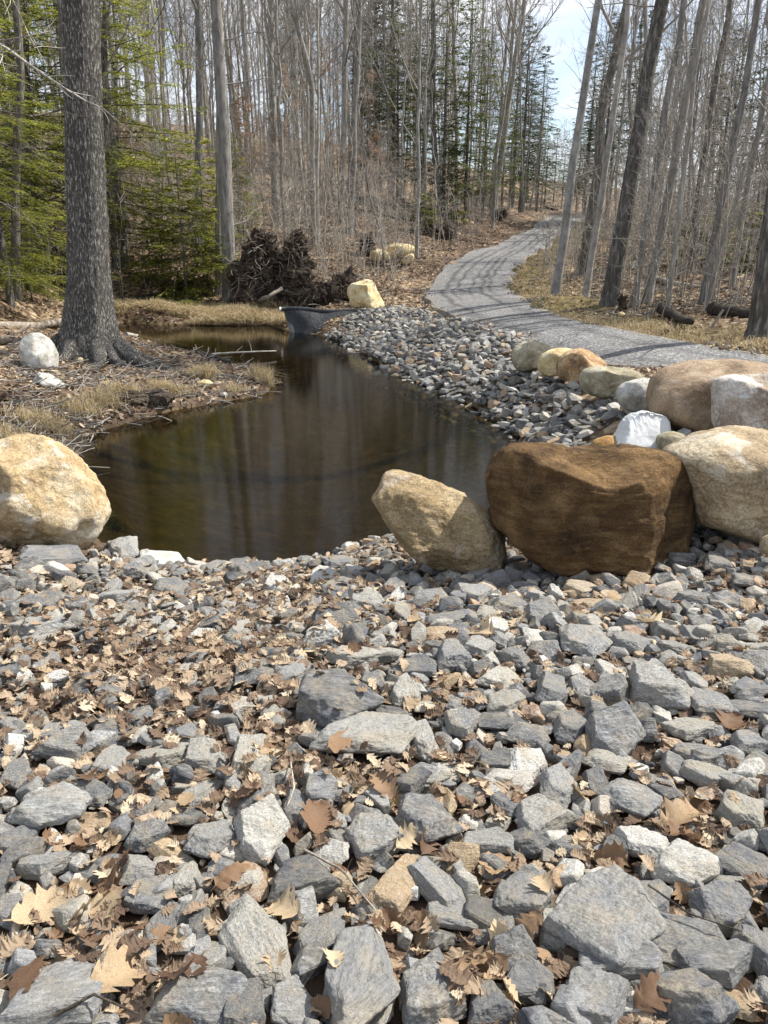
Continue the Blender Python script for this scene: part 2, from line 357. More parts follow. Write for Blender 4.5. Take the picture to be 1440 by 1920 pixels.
# water
q = NT('pond_water'); q.t.nodes.remove(q.b); v = q.coord((1, 1, 1)); vw = q.coord((1, 2.2, 1))
fr = q.n('Fresnel', IOR=1.33); gl = q.n('BsdfGlossy', Roughness=.0); gl.inputs[0].default_value = (.95, .95, .95, 1)
tp = q.n('BsdfTransparent'); tp.inputs[0].default_value = (.36, .32, .19, 1)
ms = q.n('MixShader'); bp = q.n('Bump', Strength=.04, Distance=.02); bh = q.math('ADD', q.noise(vw, 9, 4, .6), q.math('MULTIPLY', q.noise(vw, 30, 3, .6), .25))
q.l(bh, bp.inputs['Height']); q.l(bp.outputs[0], fr.inputs['Normal']); q.l(bp.outputs[0], gl.inputs['Normal'])
q.l(fr.outputs[0], ms.inputs[0]); q.l(tp.outputs[0], ms.inputs[1]); q.l(gl.outputs[0], ms.inputs[2]); q.l(ms.outputs[0], q.o.inputs[0])
M['water'] = q.m

# ------------------------------------------------------------------ ground, road, water
def warp(n, lo, hi, c, k):   # denser near c
    a, b = math.asinh((lo - c) / k), math.asinh((hi - c) / k); return c + k * np.sinh(np.linspace(a, b, n))
gx = warp(360, -130, 130, 0, 5); gy = np.concatenate([warp(440, -6, 170, 6, 9)])
X, Y = np.meshgrid(gx, gy)
Z = height(X, Y); rd = road_d(X, Y); Z = Z - (.10 + .008 * np.clip(Y - 10, 0, 60)) * np.clip(-rd / .35, 0, 1)
V = np.stack([X, Y, Z], -1).reshape(-1, 3); nx = len(gx); ny = len(gy)
i = np.arange(ny - 1)[:, None] * nx + np.arange(nx - 1)[None]; Fq = np.stack([i, i + 1, i + nx + 1, i + nx], -1).reshape(-1, 4)
mb = MB(); mb.add(V, Fq); ground = mb.build('ground', M['ground']); tag(ground, kind='structure', label='forest floor of brown leaf litter and soil around the pond')
pd = dist_seg(X, Y, POND); pin = inside(X, Y, POND)
def fattr(o, name, a):
    at_ = o.data.attributes.new(name, 'FLOAT', 'POINT'); at_.data.foreach_set('value', np.asarray(a, np.float32).ravel())
rightside = X > np.interp(Y, RC[:, 1][np.argsort(RC[:, 1])], RC[:, 0][np.argsort(RC[:, 1])])
nz = fbm2(X, Y, .9, 3, 3)
fattr(ground, 'moss', np.clip(1.3 - (rd / 2.0) + .5 * nz, 0, 1) * rightside * (rd > -.5))
fg = (Y < 6.5) & (X > -4)
lp = PZ(60, 780, .25); soilm = np.exp(-((X - lp[0]) ** 2 / 1.8 + (Y - lp[1]) ** 2 / 1.2)) * 1.6
soilm = np.maximum(soilm, np.clip(1.2 - pd / .5, 0, 1) * ~pin * .8)
lb = (rd > 0) & ~rightside & (Y > 24) & (rd < 9); soilm = np.maximum(soilm, lb * np.clip(.55 + .6 * nz, 0, 1) * np.clip((9 - rd) / 4, 0, 1))
fattr(ground, 'soil', np.clip(np.where(fg, .8, soilm), 0, 1)); fattr(ground, 'bed', np.clip(pin * 1.0, 0, 1))
# road strip
nw = 64; t = np.linspace(0, 1, nw); mb = MB()
en = fbm2(np.arange(NR) * 1., np.zeros(NR), .35, 3, 21) * .10
wv = (RER - REL); wl = np.hypot(wv[:, 0], wv[:, 1])[:, None]; wn = wv / wl
A = REL + wn * (en[:, None] - .05); B = RER + wn * (np.roll(en, 40)[:, None] + .05)
P = A[:, None] * (1 - t)[None, :, None] + B[:, None] * t[None, :, None]
RZ = height(P[..., 0], P[..., 1], False) + .012 + .03 * np.sin(np.pi * t)[None] + .012 * fbm2(P[..., 0], P[..., 1], 1.3, 2, 4)
far = np.clip((P[..., 1] - 15) / 20, 0, 1.5); RZ += .05 * far
RZ[:, 0] -= .14; RZ[:, -1] -= .14
V = np.concatenate([P, RZ[..., None]], -1).reshape(-1, 3); i = np.arange(NR - 1)[:, None] * nw + np.arange(nw - 1)[None]
mb.add(V, np.stack([i, i + 1, i + nw + 1, i + nw], -1).reshape(-1, 4)); road = mb.build('road', M['road']); tag(road, kind='structure', label='grey crushed gravel driveway curving uphill into the woods')
S_ = np.linspace(0, 1, NR)[:, None]; tr = 0
for c0, wd, s0, s1 in [(.26, .03, .10, 1), (.62, .03, .10, 1), (.36, .022, .16, .7), (.74, .022, .16, .6), (.50, .018, .18, .42), (.2, .06, 0, .2), (.66, .06, 0, .2)]:
    cc = c0 + .035 * np.sin(S_ * 11 + c0 * 9)
    tr = np.maximum(tr, np.exp(-((t[None] - cc) / wd) ** 2) * np.clip((S_ - s0) * 14, 0, 1) * np.clip((s1 - S_) * 14, 0, 1) if s0 > 0 else np.exp(-((t[None] - cc) / wd) ** 2) * .5 * np.clip((s1 - S_) * 14, 0, 1))
fattr(road, 'track', tr); fattr(road, 'edge', np.broadcast_to(np.clip(1 - np.minimum(t, 1 - t) / .1, 0, 1)[None], (NR, nw)))
# water sheet
mb = MB(); x0, y0 = POND.min(0) - 1.5; x1, y1 = POND.max(0) + 1.5
mb.add([(x0, y0, 0), (x1, y0, 0), (x1, y1, 0), (x0, y1, 0)], [[0, 1, 2, 3]]); wat = mb.build('water', M['water']); tag(wat, kind='structure', label='dark brown still pond water reflecting trunks')

# ------------------------------------------------------------------ rocks
def ico(sub):
    bm = bmesh.new(); bmesh.ops.create_icosphere(bm, subdivisions=sub, radius=1)
    v = np.array([a.co[:] for a in bm.verts]); f = np.array([[a.index for a in c.verts] for c in bm.faces]); bm.free()
    return v / np.linalg.norm(v, axis=1)[:, None], f
ICO = {k: ico(k) for k in (1, 2, 3, 4, 5, 6)}
def poly_radius(D, rng, n=11, p=16, flat=.55, lo=.62, hi=1.0):
    nrm = rng.normal(size=(n, 3)) * [1, 1, .75]; nrm /= np.linalg.norm(nrm, axis=1)[:, None]; d = rng.uniform(lo, hi, n)
    nrm = np.vstack([nrm, [[0, 0, 1], [0, 0, -1]]]) ; nrm[-2:] += rng.normal(size=(2, 3)) * .16; nrm[-2:] /= np.linalg.norm(nrm[-2:], axis=1)[:, None]
    d = np.append(d, [flat, flat])
    nrm = np.vstack([nrm, [[1, 0, 0], [-1, 0, 0], [0, 1, 0], [0, -1, 0]]]); d = np.append(d, [1.05] * 4)
    a = np.maximum(D @ nrm.T, 0) / d[None]
    return (a ** p).sum(1) ** (-1 / p)
def stone_verts(sub, seed, flat=.5, p=18, rough=.035):
    rng = np.random.default_rng(seed); D, Fc = ICO[sub]
    r = poly_radius(D, rng, rng.integers(8, 13), p, flat)
    V = D * r[:, None]
    V += D * (fbm(V * 2.2 + seed, 4, seed) * rough)[:, None]
    V += D * (np.abs(fbm(V * 6 + seed, 3, seed + 50)) * -rough * .5)[:, None]
    ext = np.abs(V).max(0); V[:, :2] /= ext[:2]
    return V, Fc
def slab(seed, flat, sub=0, noise=.03, bev=.05):
    r = np.random.default_rng(seed); n = int(r.integers(5, 8)); a = np.sort(np.arange(n) * 2 * math.pi / n + r.uniform(-.42, .42, n)); rr = r.uniform(.72, 1.1, n)
    st, sb = r.uniform(.62, .95), r.uniform(.75, 1.); tx, ty = r.normal(size=2) * .22; P = []
    for i in range(n):
        x, y = math.cos(a[i]) * rr[i], math.sin(a[i]) * rr[i]
        P.append((x * st * r.uniform(.85, 1.08), y * st * r.uniform(.85, 1.08), flat * (1 + tx * x + ty * y) + r.normal() * .03)); P.append((x * sb, y * sb, -flat * r.uniform(.6, 1)))
        if r.uniform() < .6: P.append((x * 1.08, y * 1.08, flat * r.uniform(-.4, .4)))
    bm = bmesh.new()
    for p in P: bm.verts.new(p)
    g = bmesh.ops.convex_hull(bm, input=bm.verts); bmesh.ops.delete(bm, geom=list({e for e in g['geom_interior'] + g['geom_unused'] if isinstance(e, bmesh.types.BMVert)}), context='VERTS')
    if bev:
        bmesh.ops.dissolve_limit(bm, angle_limit=.12, verts=bm.verts, edges=bm.edges); bmesh.ops.bevel(bm, geom=list(bm.edges), offset=bev, segments=1, affect='EDGES', profile=.5)
    bmesh.ops.triangulate(bm, faces=bm.faces)
    for _ in range(sub):
        L = np.mean([e.calc_length() for e in bm.edges]); bmesh.ops.subdivide_edges(bm, edges=[e for e in bm.edges if e.calc_length() > .16 / (1 + _ * .6)], cuts=1, use_grid_fill=True); bmesh.ops.triangulate(bm, faces=[f for f in bm.faces if len(f.verts) > 3])
    bmesh.ops.recalc_face_normals(bm, faces=bm.faces); bm.normal_update(); V = np.array([v.co[:] for v in bm.verts]); N_ = np.array([v.normal[:] for v in bm.verts]); Fc = np.array([[v.index for v in f.verts] for f in bm.faces]); bm.free()
    e = np.abs(V[:, :2]).max(0); V[:, :2] /= e
    if noise: V = V + N_ * ((fbm(V * 2.4 + seed, 4, seed) * noise) - np.abs(fbm(V * 5.5 + seed, 3, seed + 5)) * noise * .8)[:, None]
    return V, Fc
STV = []
for k in range(26):
    V, Fc = slab(100 + k, [.26, .38, .52][k % 3], 5, .045, .03); mb = MB(); mb.add(V, Fc); STV.append(mb.mesh('stone', M['stone']))
LOWST = [slab(300 + k, [.3, .42, .6][k % 3], 1, .02, .06) for k in range(18)]
LOWER = [slab(400 + k, [.22, .34, .55][k % 3], 0, 0, 0) for k in range(22)]
def rot_mat(rx, ry, rz): return np.array((Matrix.Rotation(rz, 3, 'Z') @ Matrix.Rotation(ry, 3, 'Y') @ Matrix.Rotation(rx, 3, 'X')))

TONEW = [(.12, 'charcoal'), (.33, 'dark grey'), (.52, 'grey'), (.68, 'light grey'), (.80, 'pale buff'), (.88, 'whitish'), (.95, 'tan'), (2, 'rusty brown')]
def tonew(t): return next(w for a, w in TONEW if t < a)
used_lab = {}
def place_words(px, py, dep):
    cols = ['at the far left', 'well left', 'left of centre', 'just left of centre', 'just right of centre', 'right of centre', 'well right', 'at the far right']
    rows = [(1850, 'in the bottom row'), (1760, 'just above the bottom row'), (1660, 'low foreground'), (1550, 'lower foreground'), (1440, 'mid foreground'), (1330, 'upper middle foreground'), (1220, 'upper foreground'), (1130, 'near the boulders\' line'), (0, 'by the pond edge')]
    return next(w for a, w in rows if py > a) + ', ' + cols[int(np.clip(px / 180, 0, 7.99))]
stones = []     # world discs already taken: x, y, r
rs = random.Random(7)
def put_stone(x, y, lx, ly, lz, rz, tone, var, tilt=.15, label=None, sink=.25, zoff=0, py=None):
    o = bpy.data.objects.new('stone', STV[var % len(STV)]); COL.objects.link(o)
    z = float(height(np.array([x]), np.array([y]))[0])
    o.scale = (lx / 2, ly / 2, lz / 1.0); o.rotation_euler = (rs.uniform(-tilt, tilt), rs.uniform(-tilt, tilt), rz)
    sink = sink + .3 * (1 - min(1, max(0, z / .12))); o.location = (x, y, z + lz * (.5 - sink) + zoff); o['tone'] = float(tone)
    if label is None:
        px, py, dep = proj(x, y, z); el = max(lx, ly) / min(lx, ly)
        shp = 'long' if el > 1.75 else ('large flat' if max(lx, ly) > .24 else ('blocky' if lz > .09 else 'angular'))
        label = '%s %s stone, %s' % (shp, tonew(tone), place_words(px, py, dep))
    tag(o, label, 'stone', 'crushed stones covering the foreground bank')
    stones.append((x, y, (lx + ly) / 4)); return o
# hand placed stones: centre px, py, width px, height px, tone, rot deg, label
HS = [(95,1505,135,92,.62,0,'broad light grey stone with a tan patch, near the left edge'),(170,1478,70,50,.35,10,0),(368,1475,50,92,.66,-40,'long greenish tan slab tilted to the right, left of centre'),
(340,1522,95,42,.15,0,0),(275,1555,68,60,.3,0,0),(85,1612,100,50,.6,0,0),(180,1622,60,40,.4,0,0),(405,1565,85,75,.55,0,0),(490,1562,96,90,.78,20,'grey stone with a brown-tinted top face, between two pale leaves'),
(640,1475,55,50,.5,0,0),(700,1572,105,75,.6,-10,0),(560,1652,135,70,.18,5,'long charcoal stone bridging brown leaves near the bottom'),(690,1655,45,75,.3,20,0),(280,1665,75,75,.45,0,0),
(370,1718,50,110,.22,0,'upright narrow dark grey stone near the lower left'),(480,1760,108,215,.68,30,'largest long slab, pale greenish grey, tilted left in the bottom row'),(600,1742,70,110,.48,-35,'dark stone with white marbling between two big slabs'),
(668,1815,150,225,.5,-10,'big flat light grey slab in the bottom row, centre'),(375,1868,155,125,.36,0,'broad speckled dark grey stone at the bottom edge'),(110,1870,200,120,.5,15,'large grey stone half under leaves, bottom left'),
(465,1880,90,100,.3,0,0),(548,1875,95,95,.6,0,0),(385,1790,75,75,.64,0,0),(300,1722,55,80,.4,-30,0),(345,1748,60,50,.85,0,'small white stone beside the upright dark stone'),(170,1740,70,60,.4,0,0),
(20,1765,60,90,.4,0,0),(18,1690,60,70,.45,0,0),(345,1638,55,75,.74,0,0),(712,1860,50,140,.76,-15,0),
(800,1455,80,40,.7,0,0),(765,1465,80,60,.2,0,0),(955,1455,105,45,.86,0,'white blocky stone right of centre'),(1050,1465,75,80,.6,0,0),(1118,1460,42,65,.3,0,0),(1190,1492,115,75,.47,-15,'smooth blue grey wedge stone resting on brown leaves'),
(1325,1447,90,50,.7,0,0),(1010,1532,112,65,.66,15,'speckled silver stone right of centre'),(935,1532,50,45,.75,0,0),(910,1570,85,52,.62,0,0),(985,1572,85,52,.3,10,0),(1065,1578,80,50,.33,0,0),
(1075,1528,60,40,.3,0,0),(790,1532,130,82,.28,-10,0),(740,1555,62,82,.45,0,0),(745,1652,80,112,.93,-20,'ochre rusty stone right of the bottom centre'),(820,1645,70,125,.58,35,'long grey stone beside the ochre one'),(845,1708,112,60,.62,0,0),
(980,1672,100,100,.48,0,'round-cornered grey stone with a rusty spot, lower right'),(1040,1735,60,70,.8,0,0),(1135,1700,165,165,.52,-40,'largest light grey stone of the lower right'),(1215,1670,70,120,.42,-45,0),
(1275,1612,120,88,.8,0,'round pinkish cream stone, lower right'),(1205,1575,85,75,.85,0,0),(1148,1585,60,50,.3,0,0),(1285,1760,145,88,.4,-10,0),(1355,1690,100,90,.45,0,0),(1345,1805,130,85,.4,0,0),
(1400,1612,110,60,.4,-25,0),(1385,1652,95,38,.66,-15,0),(960,1790,85,80,.3,0,0),(1020,1802,55,92,.5,-20,0),(805,1862,122,122,.42,-25,'flat blue grey slab, bottom row right of centre'),(912,1882,90,82,.4,0,0),
(1115,1872,135,130,.5,0,'square light grey stone at the bottom edge, right'),(1150,1795,135,95,.5,0,0),(1285,1872,165,112,.3,0,'laminated dark green grey stone at the bottom edge, right'),(1375,1872,90,60,.93,0,'rusty tan stone at the bottom right corner'),
(1390,1512,80,80,.74,0,0),(620,1308,172,108,.2,-5,'largest dark grey slab in the middle foreground'),(685,1372,165,88,.66,-8,'big pale greenish slab in front of the large dark slab'),(130,1394,95,65,.32,0,'flat brownish grey stone among leaves at left'),
(478,1412,80,90,.72,0,'pale cube-like stone left of centre'),(360,1374,50,42,.45,0,0),(300,1406,92,40,.72,-5,0),(380,1410,78,50,.7,10,0),(210,1412,60,60,.62,0,0),(450,1315,48,40,.87,0,'small white stone among leaves, left of the large dark slab'),
(275,1268,52,36,.45,0,0),(245,1205,42,52,.2,0,'pointed dark triangular stone standing in the leaves'),(105,1266,62,30,.84,0,0),(475,1258,72,50,.25,10,0),(545,1255,72,48,.6,20,0),(370,1232,42,32,.45,0,0),(375,1190,55,40,.83,0,0),
(455,1180,45,42,.68,0,0),(625,1175,90,52,.28,0,0),(470,1142,60,30,.3,0,0),(665,1232,102,48,.72,0,0),(600,1195,70,50,.82,0,0),(75,1178,102,62,.6,0,0),(75,1132,66,40,.3,0,0),
(230,1030,62,48,.62,0,'light grey cube-shaped stone beside the left boulder'),(300,1046,86,36,.83,0,'cream lichen-covered stone at the pond edge'),(365,1062,62,26,.87,0,0),(455,1068,86,50,.28,0,'dark grey wedge stone at the near pond edge'),(410,1062,60,45,.45,0,0),
(265,1072,60,50,.3,0,0),(110,1048,150,34,.42,0,'long flat blue grey stone under the left tan boulder'),(325,1102,82,36,.4,0,0),(220,1120,60,36,.6,0,0),(520,1102,62,36,.8,0,0),(605,1082,52,40,.82,0,0),(635,1056,82,36,.45,0,0),(640,1108,86,52,.3,-10,0),
(685,1130,62,50,.68,0,0),(735,1112,52,46,.4,0,0),(805,1127,62,36,.5,0,0),(840,1167,92,36,.45,0,0),(890,1124,60,40,.6,0,0),(915,1152,42,42,.72,0,0),(960,1142,72,40,.4,0,0),(1015,1162,62,46,.5,0,0),
(1097,1134,76,30,.94,0,'flat yellow tan stone in front of the brown boulder'),(1090,1108,60,30,.9,0,0),(845,1232,66,60,.5,0,0),(900,1216,60,50,.64,0,0),(775,1247,72,40,.4,0,0),(965,1232,50,52,.45,0,0),(1090,1206,95,66,.52,-20,'large grey stone in the middle right foreground'),
(1180,1206,72,44,.5,-15,0),(1262,1217,82,32,.5,0,0),(1312,1172,42,46,.25,0,0),(940,1272,82,40,.76,-10,0),(1040,1292,62,52,.45,-20,0),(1095,1286,62,56,.45,0,0),(1140,1292,70,56,.35,0,0),(1230,1292,112,80,.64,0,0),(1325,1312,82,60,.5,0,0),
(1290,1362,112,50,.7,0,0),(1400,1287,72,40,.45,0,0),(1400,1327,92,40,.3,0,0),(755,1292,60,75,.7,0,0),(935,1347,86,46,.25,0,0),(945,1312,70,46,.72,0,0),(870,1352,60,60,.45,0,0),(990,1372,82,52,.3,0,0),(1075,1357,70,60,.4,0,0),
(1150,1382,100,85,.42,0,0),(1145,1422,92,56,.72,0,0),(1310,1412,92,50,.4,0,0),(1400,1392,72,50,.5,0,0),(1063,1408,36,85,.93,35,'thin ochre slab leaning between grey stones'),(930,1417,62,40,.3,0,0),(790,1377,60,80,.66,0,0),
(1360,1130,60,40,.3,0,0),(1300,1125,70,40,.4,0,0),(1250,1140,40,45,.25,0,0),(1400,1090,60,40,.35,0,0),(1345,1060,60,40,.35,0,0),(1230,1010,60,30,.3,0,0),(30,1440,60,60,.4,0,0),(30,1560,60,60,.4,0,0)]
vk = 0
for (a, b, w, h_, tone, rot, lab) in HS:
    g = G(a, b + h_ * .12, .02); dep = depth(g); ang = math.atan2(CAMZ - g[2], g[1])
    lx = w * dep / F * 1.22; hy = h_ * dep / F * 1.18; lz = min(.46 * min(lx, hy * 1.3), .13)
    ly = max((hy - .55 * lz * math.cos(ang)) / max(math.sin(ang), .3), .5 * lx)
    if rot: ly = hy / max(math.sin(ang), .3) * .92
    put_stone(g[0], g[1], lx, min(ly, 1.9 * lx), lz, R(rot) * 1., tone, vk, .16, lab or None, .02); vk += 1
# polygons of the riprap
FGP = np.array([PZ(*p)[:2] for p in [(-500,1075,.3),(-60,1050,.3),(150,1035,.2),(200,1008,.1),(280,1030,0),(350,1045,0),(450,1050,0),(540,1042,0),(620,1030,0),(700,1000,.05),(760,985,.05),(850,975,.1),(960,985,.1),(1120,1000,.38),(1300,1000,.42),(1440,1030,.42),(1900,1030,.5),(2400,1900,.5),(2400,2300,.5),(-900,2300,.5)]])
BKP = np.array([PZ(*p)[:2] for p in [(612,634,0),(640,606,.3),(680,588,.4),(730,580,.45),(790,584,.5),(850,603,.52),(930,634,.52),(1000,660,.5),(1080,705,.48),(1150,745,.46),(1230,790,.46),(1330,850,.44),(1330,1000,.42),(930,985,.1),(965,900,0),(975,850,0),(960,825,0),(930,800,0),(885,775,0),(815,742,0),(745,712,0),(690,682,0),(640,650,0)]])
def taken(x, y, r, k=.8):
    if not len(stones): return False
    a = np.array(stones); return bool((np.hypot(a[:, 0] - x, a[:, 1] - y) < k * (a[:, 2] + r)).any())
rng = np.random.default_rng(11)
LEAFZONE = [((300,1250),(330,105)), ((560,1130),(150,60)), ((200,1730),(150,60)), ((880,1830),(70,45)), ((1320,1520),(60,40)), ((90,1330),(150,50)), ((560,1440),(150,40))]
def leafiness(px, py):
    return max(math.exp(-((px - c[0]) / s[0]) ** 2 - ((py - c[1]) / s[1]) ** 2) for c, s in LEAFZONE)
BOULD = []   # filled below: (x, y, r) of boulders, so that stones stay out
def seed_boulder(a, b, wpx, w=0):
    w = wpx
    g = G(a, b); r_b = wpx * depth(g) / F / 2; BOULD.append((g[0], g[1] + r_b * .45, r_b, .85)); BOULD.append((g[0], g[1] - r_b * .3, r_b, .8 if w < 200 else .5))
for a, b, w in [(85,1010,260),(830,1040,210),(1110,1040,330),(1440,960,360),(1370,790,300),(1440,800,220),(995,690,70),(1040,700,60),(1090,712,90),(1145,738,110),(1190,765,60),(1150,818,110),(1195,832,150),(1140,840,90),(1060,770,10)]: seed_boulder(a, b, w)
def in_bould(x, y): return any(math.hypot(x - p[0], y - p[1]) < p[2] * p[3] for p in BOULD)
n_ind = len(stones); tries = 0
while n_ind < 296 and tries < 60000:
    tries += 1
    px, py = rng.uniform(-60, 1500), 1060 + 900 * rng.uniform() ** 1.3
    if rng.uniform() < leafiness(px, py) * .93: continue
    g = G(px, py); r = rng.uniform(.05, .092) if py > 1350 else rng.uniform(.055, .10)
    if not inside(np.array([g[0]]), np.array([g[1]]), FGP)[0] or taken(g[0], g[1], r, .72) or in_bould(g[0], g[1]): continue
    el = rng.uniform(.6, 1.0); tone = float(np.clip(rng.beta(2.2, 2.4) * .95, 0, 1)) if rng.uniform() < .88 else float(rng.uniform(.75, 1))
    put_stone(g[0], g[1], 2 * r * 1.1, 2 * r * el * 1.15, r * rng.uniform(.6, 1.0), rng.uniform(0, 6.28), tone, int(rng.integers(0, 26)), .42, None, .2); n_ind += 1
# the rest as one pile: foreground gap fillers and the far bank
pile = MB()
def pile_add(x, y, r, lib, zo=0, tilt=.5):
    V, Fc = lib[int(rng.integers(0, len(lib)))]
    el = rng.uniform(.42, .9); Mx = rot_mat(rng.uniform(-tilt, tilt), rng.uniform(-tilt, tilt), rng.uniform(0, 6.28))
    V2 = (V * np.array([r, r * el, r * rng.uniform(.65, 1.2)])) @ Mx.T
    return V2, Fc
def pile_many(poly, n, rlo, rhi, lib, k=.8, zo=.2, seed=1, bb=None, leafskip=0, d_in=0, packed=None):
    r_ = np.random.default_rng(seed); x0, y0 = poly.min(0) - d_in; x1, y1 = poly.max(0) + d_in
    if bb: x0, x1, y0, y1 = bb
    cand = r_.uniform((x0, y0), (x1, y1), (n, 2)); ok = inside(cand[:, 0], cand[:, 1], poly)
    if d_in: ok |= (dist_seg(cand[:, 0], cand[:, 1], poly) < d_in)
    cand = cand[ok]; rr = r_.uniform(0, 1, len(cand)) ** 1.6 * (rhi - rlo) + rlo; o = np.argsort(-rr) if packed is not None else np.arange(len(cand))
    cand = cand[o]; rr = rr[o]; hz = height(cand[:, 0], cand[:, 1])
    grid = {}
    for (x, y), r, z in zip(cand, rr, hz):
        px, py, dep = proj(x, y, z)
        if px < -150 or px > 1600 or py > 2050 or dep < .5 or z < -.28: continue
        if leafskip and r_.uniform() < leafiness(px, py) * leafskip: continue
        if packed is not None:
            c = (int(x / .3), int(y / .3)); bad = False
            for i in (-1, 0, 1):
                for j in (-1, 0, 1):
                    for (qx, qy, qr) in grid.get((c[0] + i, c[1] + j), ()):
                        if math.hypot(qx - x, qy - y) < k * (qr + r): bad = True; break
                    if bad: break
                if bad: break
            if bad: continue
            grid.setdefault(c, []).append((x, y, r))
        if in_bould(x, y): continue
        V2, Fc = pile_add(x, y, r, lib); pile.add(V2 + np.array([x, y, z + r * zo + r_.uniform(0, .3) * r]), Fc)
bbf = (-3.2, 4.6, .5, 6.2)
pile_many(FGP, 9000, .03, .07, LOWST, .6, .02, 1, bbf, .75, 0, packed=1)
_d = [s for s in stones]
# second, medium layer only where no individual stands
r_ = np.random.default_rng(5); cand = r_.uniform((bbf[0], bbf[2]), (bbf[1], bbf[3]), (9000, 2)); cand = cand[inside(cand[:, 0], cand[:, 1], FGP)]; hz = height(cand[:, 0], cand[:, 1]); SA = np.array(stones); extra = []
for (x, y), z in zip(cand, hz):
    px, py, dep = proj(x, y, z); r = r_.uniform(.035, .09) if y > 3 else r_.uniform(.03, .065)
    if px < -120 or px > 1560 or py > 2000 or in_bould(x, y) or r_.uniform() < leafiness(px, py) * .95: continue
    if (np.hypot(SA[:, 0] - x, SA[:, 1] - y) < .62 * (SA[:, 2] + r)).any(): continue
    if any(math.hypot(e[0] - x, e[1] - y) < .64 * (e[2] + r) for e in extra): continue
    extra.append((x, y, r)); V2, Fc = pile_add(x, y, r, LOWST, 0, .55); pile.add(V2 + np.array([x, y, z + r * .42 * min(1, max(0, z / .15))]), Fc)
pile_many(BKP, 80000, .03, .09, LOWER, .60, .05, 2, None, 0, .12, packed=1)
pile_many(BKP, 80000, .035, .10, LOWER, .68, .5, 3, None, 0, 0, packed=1)
pile_many(FGP, 14000, .012, .032, LOWER, .9, .7, 9, bbf, .3, 0, packed=1)
o = pile.build('stone_riprap', M['stone_pile'], smooth=False); tag(o, 'crushed grey stone riprap filling the foreground and the bank below the driveway', 'riprap', kind='stuff')
print('stones', len(stones), 'extra', len(extra), 'pile verts', pile.n)

# ------------------------------------------------------------------ boulders
def rout(outline, c, rnd=2):
    P = np.array(outline, float) - c; P[:, 1] *= -1; n = len(P)
    for _ in range(rnd):     # round the traced outline a little
        Q = np.empty((2 * len(P), 2)); N = np.roll(P, -1, 0); Q[0::2] = .78 * P + .22 * N; Q[1::2] = .22 * P + .78 * N; P = Q
    a = np.arctan2(P[:, 1], P[:, 0]); r = np.hypot(P[:, 0], P[:, 1]); o = np.argsort(a); a, r = a[o], r[o]
    return lambda q: np.interp(q, np.concatenate([a - 2 * math.pi, a, a + 2 * math.pi]), np.tile(r, 3))
def boulder(name, outline, mat, label, cat='boulder', thick=.8, seed=1, sub=5, cuts=(), facets=6, rough=.03, sq=.85, base=None, group=None, p=45, parent=None, fine=1., back=.45, wr=None):
    O = np.array(outline, float); c = (O.min(0) + O.max(0)) / 2; wpx, hpx = O.max(0) - O.min(0)
    bx, by = base or (c[0], O[:, 1].max() - .06 * hpx)
    g = G(bx, by, .09 if 60 < seed < 69 or seed == 80 else .05 if seed < 60 else 0); th = thick * wpx / 2
    dep = depth(g) ; dep = dep + back * th * dep / F; s = dep / F
    cen = np.array([0, 0, CAMZ]) + ray(*c) * dep
    D, Fc = ICO[sub]; f = rout(outline, c, 1 if name == 'sandbag' else 2); rng = np.random.default_rng(seed)
    rho = np.hypot(D[:, 0], D[:, 1]); phi = np.arctan2(D[:, 1], D[:, 0]); U = D.copy()
    k = np.maximum(rho, 1e-6); U[:, 0] = D[:, 0] / k * rho ** sq; U[:, 1] = D[:, 1] / k * rho ** sq; U[:, 2] = np.sign(D[:, 2]) * np.abs(D[:, 2]) ** sq
    L = np.linalg.norm(U, axis=1); Dn = U / L[:, None]
    nn = []; dd = []
    for n, d in cuts: n = np.array(n, float); nn.append(n / np.linalg.norm(n)); dd.append(d)
    for _ in range(facets + (2 if seed != 80 else 0)):
        n = rng.normal(size=3); n[2] = math.copysign(max(abs(n[2]), .7), n[2]); nn.append(n / np.linalg.norm(n)); dd.append(rng.uniform(.72, .93))
    if nn:
        a = np.maximum(Dn @ np.array(nn).T, 0) / np.array(dd)[None]; rc = ((a ** p).sum(1) + L ** -float(p)) ** (-1 / p); wz = np.clip(np.abs(Dn[:, 2]) / .4, 0, 1); wz = wz * wz * (3 - 2 * wz); U = Dn * (L + (rc - L) * wz)[:, None]
    q = U * 1.0
    q = q * (1 + (fbm(U * 1.3 + seed * 3.1, 3, seed) * rough)[:, None])
    ns = fbm(U * np.array([3, 3, 3]) + seed, 4, seed + 9) * rough * .9 - np.abs(fbm(U * 5 + 3, 4, seed + 20)) * rough * .7 + fbm(U * 14 + 7, 3, seed + 31) * rough * .28
    q = q + Dn * (ns * fine)[:, None]
    if wr is not None: q = q + Dn * wr(U)[:, None]
    ph = np.arctan2(q[:, 1], q[:, 0]); rr = np.hypot(q[:, 0], q[:, 1]) * f(ph)
    Xp = np.cos(ph) * rr * s; Yp = np.sin(ph) * rr * s; Zp = q[:, 2] * th * s
    Wd = np.stack([Xp, -Zp * 0 + Yp * sp + -Zp * -1 * 0 + 0, Yp * cp], 1)
    fwd = np.array([0, cp, -sp]); up = np.array([0, sp, cp]); fl = np.array([0, 1., 0])
    Wd = Xp[:, None] * np.array([1., 0, 0]) + Yp[:, None] * up - Zp[:, None] * (fwd * .5 + fl * .5) + cen
    loc = np.array([cen[0], cen[1], Wd[:, 2].min()])
    mb = MB(); mb.add(Wd - loc, Fc); o = mb.build(name, mat); o.location = loc
    tag(o, label, cat, group); BO[name + label[:8]] = o; return o
BO = {}
